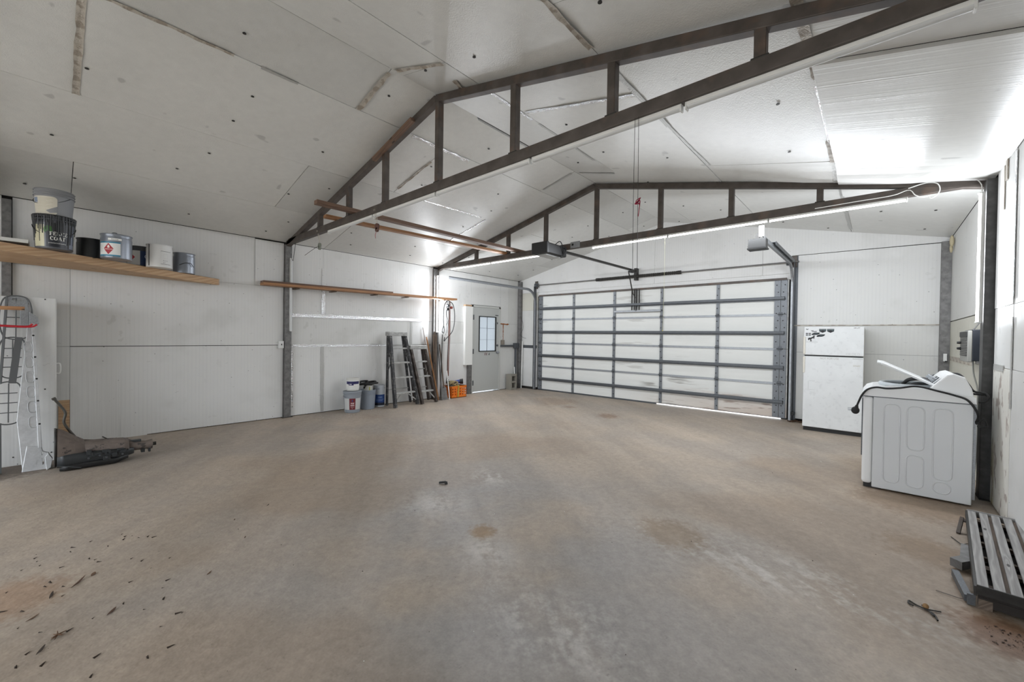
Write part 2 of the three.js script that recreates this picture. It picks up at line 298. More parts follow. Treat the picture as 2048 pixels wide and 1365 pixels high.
{
  const W = wallLeft;
  mesh(W, 'wall_core', [box(L - .16, L - .028, 0, EAVE + .2, F + .1, DZ0 + .06), box(L - .16, L - .028, 0, EAVE + .2, DZ1 - .06, D - .2), box(L - .16, L - .028, DH + .03, EAVE + .2, DZ0 + .06, DZ1 - .06)], M.backing);
  const P = (z0, z1, y0, y1, m = M.board, pr = 0) => panelX(W, L, 1, z0, z1, y0, y1, m, pr);
  for (const [a, b] of [[F, 2.0], [2.0, .374]]) for (const [y0, y1] of [[0.01, 1.2], [1.2, 2.9]]) P(a, b, y0, y1);
  P(.297, -.15, .01, 1.2, M.boardB); P(.297, -.15, 1.2, 2.15, M.boardB); P(.297, -2.13, 2.15, 2.895); P(-2.13, -2.55, 2.15, 2.88, M.board, .012);
  P(-.15, -2.55, .008, 1.197); P(-.15, -2.55, 1.203, 2.15);
  P(-2.66, -3.19, .01, 1.19, M.board, .004); P(-3.19, -5.6, .01, 1.19); P(-2.66, -5.04, 1.19, 1.7, M.boardB); P(-5.04, -5.6, 1.19, 1.7); P(-2.66, -3.2, 1.7, 2.895); P(-3.2, -5.6, 1.7, 2.895);
  P(-5.76, -6.58, .01, 1.22); P(-5.76, -6.58, 1.22, 1.725, M.boardB); P(-5.76, -6.58, 1.725, 2.895); P(-6.58, -6.74, .01, 2.895);
  P(-6.74, -7.77, DH + .06, 2.895); P(-7.77, -8.46, .01, 1.14, M.boardB); P(-7.77, -8.46, 1.14, 1.725, M.boardB); P(-7.77, -8.08, 1.725, 2.895, M.board); P(-8.08, -8.46, 1.725, 2.895, M.boardB);
  // foil and duct tape along the joints
  const r = rng(71);
  function wallTape(y0, z0, y1, z1, w, mat, curl = .003) {
    const len = Math.hypot(y1 - y0, z1 - z0), n = Math.max(4, Math.ceil(len / .06)), dy = (y1 - y0) / len, dz = (z1 - z0) / len, pos = [], idx = [], uv = [];
    for (let i = 0; i <= n; i++) for (let k = 0; k < 5; k++) { const t = i / n, o = (k / 4 - .5) * w * (.85 + .3 * r()) + (r() - .5) * .004; pos.push(L + .008 + ((k === 0 || k === 4) ? curl * r() : .0015 * r()), y0 + (y1 - y0) * t - dz * o, z0 + (z1 - z0) * t + dy * o); uv.push(t * len, o); if (i < n && k < 4) { const a = i * 5 + k; idx.push(a, a + 1, a + 5, a + 1, a + 6, a + 5); } }
    const g = new THREE.BufferGeometry(); g.setAttribute('position', new THREE.Float32BufferAttribute(pos, 3)); g.setAttribute('uv', new THREE.Float32BufferAttribute(uv, 2)); g.setIndex(idx); g.computeVertexNormals();
    const m2 = mat.clone(); m2.side = THREE.DoubleSide; mesh(W, 'tape_strip', g, m2);
  }
  wallTape(1.705, -2.68, 1.72, -5.35, .055, M.foil); wallTape(1.19, -2.68, 1.19, -4.6, .045, M.foil, .002); wallTape(1.72, -3.2, 2.2, -3.2, .06, M.foil); wallTape(2.2, -3.2, 2.55, -3.2, .05, M.board, .001);
  wallTape(.02, -3.19, 1.17, -3.19, .055, M.greyTape, .001); wallTape(1.2, -5.04, 1.68, -5.04, .05, M.greyTape, .001); wallTape(1.19, -4.6, 1.19, -5.55, .03, M.greyTape, .001); wallTape(.15, -2.69, 1.1, -2.69, .03, M.foil, .006);
  const patch = mesh(W, 'patch', [box(L, L + .004, .0, .275, -.6, -.86)], M.board, 'clean white rectangular patch');
  mesh(W, 'fibreboard_strip', [box(L - .001, L + .006, .01, .55, -.055, -.148)], M.pine, 'bare tan fibreboard strip');
  // rust lines of spray foam beside the door
  const foam = std(0x9a5a26, .9), fp = [];
  for (let i = 0; i < 22; i++) fp.push(sph(L + .008, 1.715 + (rnd() - .5) * .02, -7.79 - i * .014, .012 + rnd() * .008, .7, .8, 1, 6));
  for (let i = 0; i < 16; i++) fp.push(sph(L + .008, 1.69 - i * .025, -7.885 + (rnd() - .5) * .012, .009 + rnd() * .007, .7, 1, .8, 6));
  mesh(W, 'sealant', fp, foam, 'rust-brown expanding foam sealant');
}
{
  const W = wallBack, yr = x => roofY(x) + .02;
  const core = new THREE.Shape([[L - .2, -.02], [-6.6, -.02], [-6.6, 2.43], [-1.26, 2.43], [-1.26, -.02], [R + .2, -.02], [R + .2, EAVE + .2], [XA, RIDGE + .12], [L - .2, EAVE + .2]].map(p => new THREE.Vector2(...p)));
  const g = strip(new THREE.ExtrudeGeometry(core, { depth: .12, bevelEnabled: false })); g.translate(0, 0, D - .2); mesh(W, 'wall_core', g, M.backing);
  const P = (pts, m = M.board, pr = 0) => panelZ(W, D, pts, m, pr);
  P(quad(L, -6.72, .06, 1.14), M.board); P(quad(L, -6.72, 1.14, 2.1), M.boardB); P(quad(L, -6.72, 2.1, 2.565), M.boardC);
  P(quad(-6.72, -1.14, 2.46, 2.565));
  P([[L, 2.565], [-3.575, 2.565], [-3.575, yr(-3.575)], [L, yr(L)]], M.board); P([[-3.575, 2.565], [-1.575, 2.565], [-1.575, yr(-1.575)], [XA, yr(XA)], [-3.575, yr(-3.575)]]); P([[-1.575, 2.565], [-1.14, 2.565], [-1.14, 2.87], [.74, 2.845], [R, 2.845], [R, yr(R)], [-1.575, yr(-1.575)]]);
  P(quad(-1.14, .74, .05, 1.2), M.boardB); P(quad(-1.14, .74, 1.2, 1.655), M.boardB, .002); P([[-1.14, 1.665], [.74, 1.655], [.74, 2.835], [-1.14, 2.86]], M.board, .006);
  mesh(W, 'sill_strip', [box(L + .02, -6.72, 0, .06, D - .02, D + .012)], M.darkMetal);
  mesh(W, 'joint_strip', [box(-1.1, .7, 1.648, 1.662, D, D + .014)], M.tanTape);
  mesh(W, 'duct_tape_band', [box(-7.2, -6.73, 1.09, 1.17, D + .001, D + .006)], M.galvDark);
  // spilled dirt along the foot of the wall right of the garage door
  const bits = [], r = rng(8); for (let i = 0; i < 70; i++) bits.push(sph(-1.13 + r() * .3, .008 + r() * .02, D + .02 + r() * .14, .006 + r() * .012, 1.4, .6, 1, 5));
  const d = mesh(W, 'debris', bits, std(0x4a3626, .95)); d.userData.kind = 'stuff';
}
const stainTex = tex(512, 512, (u, v) => { // lower right-hand board: yellow-green mildew streaks near the column
  const n = fbm(N1, u, v, 8, 5), k = 1 - .06 * fbm(N2, u, v, 6, 4); let c = [232 * k, 230 * k, 222 * k];
  const s = Math.exp(-(((u - .12) / .09) ** 2)) * smooth(.62, .1, v) * smooth(.35, .6, .5 * n + .5 * N3(u * 60, v * 6));
  c = mix3(c, [150, 134, 78], s * .85); c = mix3(c, [96, 78, 50], Math.exp(-(((u - .06) / .03) ** 2)) * smooth(.7, .0, v) * smooth(.45, .6, n) * .7);
  c = mix3(c, [120, 100, 90], smooth(.62, .72, fbm(N3, u, v, 12, 4)) * .5); return c;
}, { wrap: false });
{
  const W = wallRight;
  mesh(W, 'wall_core', [box(R + .028, R + .16, 0, EAVE + .2, F + .1, D - .2)], M.backing);
  const P = (z0, z1, y0, y1, m = M.board, pr = 0) => panelX(W, R, -1, z0, z1, y0, y1, m, pr);
  for (const [a, b] of [[F, 2.0], [2.0, .58], [.44, -1.6], [-1.6, -2.54]]) for (const [y0, y1] of [[.01, 1.2], [1.2, 2.9]]) P(a, b, y0, y1);
  P(-2.66, -4.85, .01, 1.2); P(-2.66, -4.85, 1.2, 1.7); P(-2.66, -4.85, 1.7, 2.895); P(-4.85, -5.5, 1.7, 2.895, M.board, .006); P(-4.85, -5.5, 1.2, 1.7, M.board);
  { const g = box(R - .004, R + .028, .013, 1.197, -5.497, -4.853), uv = g.attributes.uv, p = g.attributes.position; for (let i = 0; i < uv.count; i++) uv.setXY(i, (p.getZ(i) + 5.5) / .65, p.getY(i) / 1.2); mesh(W, 'board', g, std(0xffffff, .55, { map: stainTex })); }
  P(-5.8, -8.46, .01, 1.18, M.boardC); P(-5.8, -8.46, 1.18, 1.69, M.boardC); P(-5.8, -8.46, 1.7, 2.895, M.boardB);
  mesh(W, 'tape_strip', [box(R - .009, R - .005, 1.74, 2.86, -4.875, -4.83)], M.foil); mesh(W, 'tape_strip', [box(R - .008, R - .004, .9, 1.6, -4.865, -4.83)], M.greyTape);
  mesh(W, 'tape_strip', [box(R - .006, R - .002, 1.15, 1.21, -6.5, -8.4)], M.tanTape); mesh(W, 'tape_strip', [box(R - .01, R - .003, 1.17, 1.22, -5.1, -5.45)], M.greyTape);
  mesh(W, 'tape_strip', [box(R - .012, R - .006, 2.5, 2.86, -5.2, -5.225), box(R - .014, R - .006, 2.72, 2.88, -5.1, -5.16)], M.tanTape, 'peeling tape strip');
  mesh(W, 'sealant', [sph(R - .03, 2.79, -8.2, .05, .5, 1.6, .8, 8), sph(R - .03, 2.7, -8.26, .035, .5, 1.8, .8, 8)], std(0xb9ae90, .9), 'dried yellow-grey foam sealant');
  const W2 = wallFront; mesh(W2, 'wall_core', [box(L - .16, -6.6, 0, RIDGE + .1, F, F + .15), box(-.4, R + .16, 0, RIDGE + .1, F, F + .15), box(-6.6, -.4, 2.6, RIDGE + .1, F, F + .15)], M.board);   // with an open doorway behind the viewpoint, whose daylight fills the near half of the room
}

// ---------------------------------------------------------------- steel frame
function column(x0, x1, z, w, top, label, mat = M.greySteel) {
  const t = thing('steel_column', label, 'column', 'steel columns along the walls');
  mesh(t, 'post', [box(x0, x1, .008, top, z - w / 2, z + w / 2, .004)], mat); mesh(t, 'base_plate', [box(x0 - .0, x1 + .0, 0, .01, z - w / 2 - .03, z + w / 2 + .03)], M.darkMetal);
  return finish(t);
}
column(L - .02, L + .05, .336, .07, 2.86, 'grey steel column in the left wall above the white cabinet');
column(L - .02, L + .07, -2.605, .10, 2.86, 'grey steel column under the nearer truss on the left wall');
column(L - .02, L + .06, -5.64, .11, 2.86, 'grey steel column behind the leaning tools on the left wall');
column(L + .0, L + .10, -8.50, .09, 2.88, 'grey steel corner column between side door and garage door');
column(.70, R + .03, -5.60, .14, 2.86, 'dark steel column behind the white washing machine', std(0xa8a8a8, .5, { map: greySteelTex, metalness: .3 }));
column(.66, R, -8.5, .09, 2.84, 'grey steel corner column right of the refrigerator');
column(.69, R + .02, -2.604, .11, 2.86, 'steel column in the right wall beside the slatted pallet', M.steel);
const WEBS = [-6.98, -6.09, -5.22, -4.34, -3.345, -2.32, -1.41, -.51, .35];
function truss(z, label) {
  const t = thing('steel_truss', label, 'truss', 'steel roof trusses');
  const c = .0525, s1 = V(1, SL, 0).normalize(), n1 = V(-s1.y, s1.x, 0), s2 = V(1, -SR, 0).normalize(), n2 = V(-s2.y, s2.x, 0);
  mesh(t, 'bottom_chord', [bar(V(L + .05, 2.9, z), V(R - .05, 2.9, z), .07, .09, { bevel: .006 })], M.steel);
  mesh(t, 'top_chord', [bar(V(L + .02, roofY(L + .02), z).addScaledVector(n1, -.048), V(XA, RIDGE - .05, z), .07, .075, { bevel: .006 })], M.steel);
  mesh(t, 'top_chord', [bar(V(XA, RIDGE - .05, z), V(R - .02, roofY(R - .02), z).addScaledVector(n2, -.048), .07, .075, { bevel: .006 })], M.steel);
  for (const x of WEBS) {
    const m = mesh(t, 'web_post', [bar(V(x, 2.94, z), V(x, roofY(x) - .07, z), .065, .06, { bevel: .005 })], M.steel);
    if (roofY(x) - 2.94 > .2) mesh(m, 'weld_bead', [bar(V(x - .045, 2.947, z + .02), V(x + .045, 2.947, z + .02), .03, .014, { bevel: .005 })], M.darkMetal);
  }
  return finish(t);
}
truss(Z1, 'nearer brown steel truss spanning the room with unlit tubes below');
truss(Z2, 'farther brown steel truss above the garage door opener with lit tubes');
truss(Z0, 'steel truss overhead just behind the viewpoint');

// ---------------------------------------------------------------- tube lights
const glow = new THREE.MeshStandardMaterial({ color: 0xffffff, emissive: new THREE.Color(1, .99, .98), emissiveIntensity: 6, roughness: .4 });
const diffuserOff = std(0xcfd1d0, .35);
function tubeLight(a, b, out, lit, label, group) {             // out: the way the diffuser faces
  const t = thing('tube_light', label, 'light', group);
  const ax = b.clone().sub(a).normalize(), len = a.distanceTo(b), c = a.clone().add(b).multiplyScalar(.5), side = ax.clone().cross(out).normalize();
  const off = (v, d) => v.clone().addScaledVector(out, d);
  mesh(t, 'housing', [bar(off(a, -.010), off(b, -.010), .038, .024, { up: out, bevel: .003 })], M.white);
  const g = strip(new THREE.CylinderGeometry(.018, .018, len - .012, 14, 1, false, 0, Math.PI));
  g.applyMatrix4(new THREE.Matrix4().makeBasis(out, ax, out.clone().cross(ax))); g.translate(c.x, c.y, c.z); 
  mesh(t, 'diffuser', g, lit ? glow : diffuserOff, lit ? 'glowing white tube' : 'frosted white diffuser');
  for (const [p, s] of [[a, 1], [b, -1]]) mesh(t, 'end_cap', [bar(off(p, .003), off(p, .003).addScaledVector(ax, s * .012), .042, .042, { up: out, bevel: .004 })], M.whitePlastic);
  finish(t);
  if (lit) for (const q of [-1, 1]) {
    const l = new THREE.RectAreaLight(TUBE_COLOR, TUBE_LIGHT, .022, len - .02);
    const dir = out.clone().multiplyScalar(.62).addScaledVector(side, q * .78).normalize(), z = dir.clone().negate(), y = ax.clone(), x = y.clone().cross(z);
    l.position.copy(c).addScaledVector(dir, .025).sub(t.position);
    l.quaternion.setFromRotationMatrix(new THREE.Matrix4().makeBasis(x, y, z)); l.name = 'tube_glow'; t.add(l);
  }
  return t;
}
const down = V(0, -1, 0);
{
  const g2 = 'lit tubes under the farther truss', y = 2.832;
  for (const [x0, x1, lb] of [[-6.87, -5.67, 'lit tube under the farther truss nearest the left wall'], [-5.66, -4.46, 'lit tube under the farther truss ending at the garage opener'], [-3.41, -2.21, 'lit tube under the farther truss just right of the garage opener'], [-2.205, -1.005, 'middle lit tube of the long row over the garage door'], [-1.0, .2, 'lit tube under the farther truss nearest the right wall']])
    tubeLight(V(x0, y, Z2), V(x1, y, Z2), down, true, lb, g2);
  tubeLight(V(.682, 1.58, -5.62), V(.682, 2.77, -5.62), V(-1, 0, 0), true, 'upright lit tube on the right-hand column above the air conditioner', 'upright tubes on columns');
  tubeLight(V(L + .078, 1.46, -5.66), V(L + .078, 2.72, -5.66), V(1, 0, 0), true, 'upright lit tube on the left-hand column behind the plank', 'upright tubes on columns');
  tubeLight(V(L + .086, 1.43, -2.635), V(L + .086, 2.64, -2.635), V(1, 0, 0), false, 'unlit upright white tube on the column near the wall switch', 'upright tubes on columns');
  const xs = [-5.82, -4.6, -3.37, -2.13, -.92, .3], lb = ['unlit white tube under the nearer truss beside the left pulley', 'unlit white tube under the nearer truss right of the brown pulley', 'unlit white tube under the middle of the nearer truss', 'unlit white tube under the nearer truss left of the hanging red cord', 'unlit white tube under the nearer truss at upper right'];
  for (let i = 0; i < 5; i++) tubeLight(V(xs[i] + .01, y, Z1), V(xs[i + 1] - .01, y, Z1), down, false, lb[i], 'unlit tubes under the nearer truss');
}

//@@OBJECTS
// ---------------------------------------------------------------- printed labels
function canvasTex(w, h, draw) { const c = document.createElement('canvas'); c.width = w; c.height = h; const x = c.getContext('2d'); draw(x, w, h); const t = new THREE.CanvasTexture(c); t.colorSpace = THREE.SRGBColorSpace; return t; }
const printed = (w, h, draw, rough = .5) => std(0xffffff, rough, { map: canvasTex(w, h, draw) });
function curvedLabel(r, y0, y1, mid, span, rTop = r) {         // a piece of a cylinder wall facing angle mid (0 = +x, towards -z positive)
  const g = new THREE.CylinderGeometry(rTop, r, y1 - y0, 20, 1, true, Math.PI / 2 - span / 2 + mid, span); g.translate(0, (y0 + y1) / 2, 0); return strip(g);
}

// ---------------------------------------------------------------- side door in the left wall
{
  const d = struct('door_1', 'grey steel side door with a black-framed window');
  const grey = std(0xb9bbb8, .45), face = L + .02;
  mesh(d, 'door_leaf', [box(face - .045, face, .03, 1.02, DZ0 + .0, DZ1), box(face - .045, face, 1.88, DH, DZ0, DZ1), box(face - .045, face, 1.02, 1.88, DZ0, -7.0), box(face - .045, face, 1.02, 1.88, -7.58, DZ1)], grey);
  mesh(d, 'door_frame', [box(L - .15, L + .028, 0, DH + .045, -6.74, DZ0 + .003), box(L - .15, L + .028, 0, DH + .045, DZ1 - .003, -7.755), box(L - .15, L + .028, DH + .003, DH + .05, -6.74, -7.755)], std(0xc2c3bf, .5));
  const win = mesh(d, 'window_frame', [bar(V(face + .006, 1.02, -7.0), V(face + .006, 1.88, -7.0), .024, .02), bar(V(face + .006, 1.02, -7.58), V(face + .006, 1.88, -7.58), .024, .02), bar(V(face + .006, 1.02, -6.99), V(face + .006, 1.02, -7.59), .024, .02), bar(V(face + .006, 1.88, -6.99), V(face + .006, 1.88, -7.59), .024, .02)], M.black, 'black window frame');
  mesh(win, 'muntin', [box(face - .02, face - .008, 1.03, 1.87, -7.287, -7.293), box(face - .02, face - .008, 1.303, 1.309, -7.01, -7.57), box(face - .02, face - .008, 1.59, 1.596, -7.01, -7.57)], std(0x6d7276, .5));
  const glass = new THREE.MeshPhysicalMaterial({ color: 0xafb3b6, roughness: .95, transmission: .9, thickness: 0 });
  for (let i = 0; i < 2; i++) for (let k = 0; k < 3; k++) mesh(win, 'pane', [box(face - .03, face - .027, 1.02 + k * .287, 1.305 + k * .287, -7.0 - i * .29, -7.29 - i * .29)], glass, 'frosted daylit pane');
  for (const y of [.25, 1.02, 1.85]) mesh(d, 'hinge', [box(face, face + .012, y - .06, y + .06, -6.792, -6.822), rod(V(face + .01, y - .06, -6.795), V(face + .01, y + .06, -6.795), .008)], M.galvDark);
  const h = mesh(d, 'door_knob', [rod(V(face, .98, -7.64), V(face + .045, .98, -7.64), .012), sph(face + .055, .98, -7.64, .03, .8, 1, 1), rod(V(face, .98, -7.64), V(face + .006, .98, -7.64), .035, .035, 18)], M.galv, 'round metal knob');
  mesh(d, 'deadbolt', [rod(V(face, 1.16, -7.645), V(face + .02, 1.16, -7.645), .026, .024, 18)], M.galvDark);
  const st = (w, h2, y, z, draw) => { const g = new THREE.PlaneGeometry(w, h2); g.rotateY(Math.PI / 2); g.translate(face + .002, y, z); mesh(d, 'sticker', g, printed(256, Math.round(256 * h2 / w), draw)); };
  st(.3, .085, .945, -7.27, (x, w, h2) => { x.fillStyle = '#b9bbb8'; x.fillRect(0, 0, w, h2); x.font = 'bold italic 74px sans-serif'; x.textAlign = 'center'; x.fillStyle = '#5a1216'; x.fillText('FX', w * .38, h2 * .86); x.fillStyle = '#15191a'; x.fillText('4', w * .76, h2 * .86); });
  st(.06, .07, 1.73, -7.645, (x, w, h2) => { x.fillStyle = '#b9bbb8'; x.fillRect(0, 0, w, h2); x.fillStyle = '#23282a'; x.beginPath(); x.moveTo(w * .12, h2 * .1); x.lineTo(w * .88, h2 * .1); x.lineTo(w * .85, h2 * .6); x.lineTo(w * .5, h2 * .95); x.lineTo(w * .15, h2 * .6); x.fill(); x.fillStyle = '#b9bbb8'; x.fillRect(w * .1, h2 * .3, w * .8, h2 * .1); });
  st(.11, .022, 1.93, -7.62, (x, w, h2) => { x.fillStyle = '#3d4142'; x.fillRect(0, 0, w, h2); });
  mesh(d, 'threshold', [box(L - .16, L + .03, -.002, .008, DZ0, DZ1)], M.galvDark);
}
{ // the white box board beside the door, with a bit of wood on it, and the dark gap board under it
  const t = thing('trim_board', 'tall white boxed trim board left of the side door', 'trim');
  mesh(t, 'board', [box(L + .002, L + .075, .70, 2.10, -6.50, -6.735, .004)], M.white); finish(t);
  const w = thing('wood_block', 'small tan wood block lying on the white trim board', 'wood'); mesh(w, 'block', [bar(V(L + .04, 2.12, -6.5), V(L + .04, 2.12, -6.7), .07, .036)], M.pine); finish(w);
  const p = thing('steel_jamb', 'dark steel jamb below the white trim board by the side door', 'jamb'); mesh(p, 'post', [box(L + .0, L + .06, 0, .70, -6.62, -6.735)], M.greySteel); finish(p);
}

// ---------------------------------------------------------------- garage door
{
  const d = struct('door_2', 'closed sectional garage door with galvanised struts');
  const X0 = -6.69, X1 = -1.17, z = D - .012;
  const dirt = (k) => tex(512, 128, (u, v) => { const n = fbm(N1, u, v + k * .3, 6, 5), s = fbm(N2, u, v, 10, 4); let c = [230 - 10 * s, 231 - 10 * s, 227 - 10 * s]; if (k === 0) { const e = smooth(.35, 1, u) * smooth(.75, .05, v + (n - .5) * .7); c = mix3(c, [186, 160, 142], e * .5); c = mix3(c, [96, 70, 56], smooth(.6, .74, fbm(N3, u, v, 18, 4)) * smooth(.45, .9, u) * smooth(.9, .1, v) * .5); c = mix3(c, [120, 116, 110], smooth(.58, .7, n) * smooth(.5, .56, u) * smooth(.75, .66, u) * .6); } else c = mix3(c, [150, 146, 140], smooth(.68, .76, n) * .3); return c; }, { wrap: false });
  const secM = [dirt(0), dirt(1), dirt(2), dirt(3)].map(t => std(0xffffff, .5, { map: t, bumpMap: peelBump, bumpScale: .0005 }));
  const stileM = std(0xc4c6c8, .45, { map: galvTex, metalness: .4 });
  for (let k = 0; k < 4; k++) {
    const y0 = .03 + k * .608, y1 = y0 + .604, g = box(X0, X1, y0, y1, z - .045, z), uv = g.attributes.uv, p = g.attributes.position;
    for (let i = 0; i < uv.count; i++) uv.setXY(i, (p.getX(i) - X0) / (X1 - X0), (p.getY(i) - y0) / .604);
    const s = mesh(d, 'door_section', g, secM[k]);
    if (k) mesh(s, 'joint_rail', [box(X0 + .1, X1 - .1, y0 - .03, y0 + .012, z, z + .012)], M.galv);
    for (const x of [-5.595, -4.497, -3.405, -2.31]) mesh(s, 'stile', [box(x - .028, x + .028, y0 + .006, y1 - .006, z + .001, z + .022)], stileM);
    for (const x of [-6.64, -6.585, -1.335, -1.235]) mesh(s, 'end_stile', [box(x - (x < -3 ? .026 : .046), x + (x < -3 ? .026 : .046), y0 + .003, y1 - .003, z + .001, z + .026)], stileM);
    const yb = y0 + .285; mesh(s, 'strut', [bar(V(X0 + .05, yb, z + .05), V(X1 - .05, yb, z + .05), .05, .05, { bevel: .006 }), bar(V(X0 + .05, yb - .03, z + .03), V(X1 - .05, yb - .03, z + .03), .012, .03)], M.galvDark, 'galvanised reinforcing strut');
    if (k) for (const x of [-6.62, -5.595, -4.497, -3.405, -2.31, -1.285]) mesh(s, 'hinge', [box(x - .03, x + .03, y0 - .04, y0 + .04, z + .022, z + .03), rod(V(x - .04, y0, z + .036), V(x + .04, y0, z + .036), .01)], M.galvDark);
  }
  mesh(d, 'bottom_seal', [box(X0, -3.5, .001, .035, z - .04, z + .004), box(-3.5, X1, .026, .035, z - .04, z + .004)], M.galvDark);
  mesh(d, 'top_angle', [box(X0 + .03, X1 - .03, 2.452, 2.49, z + .005, z + .05)], M.steel);
  mesh(d, 'middle_strut', [bar(V(-4.49, 1.99, z + .045), V(-3.41, 1.99, z + .045), .045, .045, { bevel: .005 })], M.galv);
  mesh(d, 'operator_bracket', [-4.06, -4.0, -3.955, -3.89].map((x, i) => bar(V(x, 1.99, z + .05), V(x, 2.47, z + .05), i === 2 ? .035 : .022, .02)), M.darkMetal);
  const bolts = [], bg = () => new THREE.BoxGeometry(.018, .018, .008);
  for (const x of [-6.64, -6.585, -5.595, -4.497, -3.405, -2.31, -1.335, -1.235]) for (let y = .12; y < 2.45; y += .125) { const g = bg(); g.translate(x + .012 * (bolts.length % 2 ? 1 : -1), y, z + .027); bolts.push(g); }
  const b = mesh(d, 'bolt_heads', bolts, M.black); b.userData.kind = 'stuff';
}
function track(x, y, zEnd, r, label, flip) {
  const t = thing('garage_door_track', label, 'track', 'garage door tracks');
  const zc = D + .075, path = [V(x, .02, zc), V(x, 1, zc), V(x, y - r, zc)], n = 8;
  for (let i = 1; i <= n; i++) { const a = i / n * Math.PI / 2; path.push(V(x, y - r + r * Math.sin(a), zc + r - r * Math.cos(a))); }
  path.push(V(x, y, zEnd));
  const webs = [], lips = []; for (let i = 0; i + 1 < path.length; i++) { const a = path[i], b = path[i + 1], e = b.clone().sub(a).normalize().multiplyScalar(.004); webs.push(bar(a, b.clone().add(e), .004, .055, { up: V(1, 0, 0).cross(b.clone().sub(a)).normalize() })); for (const s of [-1, 1]) { const u = V(1, 0, 0).cross(b.clone().sub(a)).normalize(); lips.push(bar(a.clone().addScaledVector(u, s * .027).add(V(flip * .014, 0, 0)), b.clone().add(e).addScaledVector(u, s * .027).add(V(flip * .014, 0, 0)), .03, .004, { up: u })); } }
  mesh(t, 'rail', webs.concat(lips), M.galv);
  mesh(t, 'wall_angle', [box(x - flip * .012, x - flip * .018, .02, 2.72, D + .002, D + .11), box(x - flip * .018, x - flip * .06, .02, 2.86, D + .002, D + .008)], M.galvDark);
  mesh(t, 'bearing_plate', [box(x - .035, x + .045, 2.66, 2.86, D + .01, D + .03)], M.steel);
  return { t, path };
}
{
  const a = track(-6.76, 2.62, -5.57, .34, 'galvanised door track beside the corner column, left of garage door', 1); finish(a.t);
  const b = track(-1.10, 2.70, -6.05, .36, 'galvanised door track with hanging sensor box, right of garage door', -1);
  mesh(b.t, 'top_angle_iron', [bar(V(-1.09, 2.745, -6.6), V(-1.09, 2.745, D + .2), .05, .006), bar(V(-1.065, 2.73, -6.6), V(-1.065, 2.73, D + .2), .006, .05)], M.galvDark);
  finish(b.t);
  const e = thing('hanger_strap', 'white strap hanging the right-hand door track from the farther truss', 'strap'); mesh(e, 'strap', [box(-1.16, -1.10, 2.72, 2.86, -6.02, -6.03)], M.white); finish(e);
  const s = thing('track_end_box', 'dark grey box at the end of the right-hand door track', 'box'); mesh(s, 'housing', [box(-1.27, -1.07, 2.57, 2.69, -5.96, -6.10, .008)], std(0x2d2d2c, .5)); mesh(s, 'base', [box(-1.275, -1.06, 2.555, 2.572, -5.94, -6.11)], M.black); mesh(s, 'bracket', [box(-1.2, -1.15, 2.69, 2.77, -6.03, -6.05)], M.darkMetal); finish(s);
  // torsion shaft with springs
  const sh = thing('torsion_shaft', 'torsion bar with spring above the garage door', 'torsion bar'), zs = D + .09;
  mesh(sh, 'shaft', [rod(V(-6.76, 2.745, zs), V(-1.02, 2.745, zs), .0135)], M.greySteel);
  const coil = []; for (let i = 0; i <= 46; i++) { const g = new THREE.TorusGeometry(.029, .008, 6, 14); g.rotateY(Math.PI / 2); g.translate(-4.88 + i * .04, 2.745, zs); coil.push(strip(g)); }
  coil.push(rod(V(-4.88, 2.745, zs), V(-3.04, 2.745, zs), .03)); mesh(sh, 'spring', coil, M.darkMetal);
  for (const x of [-4.93, -3.06]) mesh(sh, 'winding_cone', [rod(V(x, 2.745, zs), V(x + .07, 2.745, zs), .037)], M.darkMetal);
  for (const x of [-6.74, -1.2]) mesh(sh, 'cable_drum', [rod(V(x, 2.745, zs), V(x + .075, 2.745, zs), .055, .055, 18)], M.galvDark);
  mesh(sh, 'centre_bracket', [box(-3.99, -3.93, 2.66, 2.92, D + .004, zs + .02)], M.darkMetal); finish(sh);
}
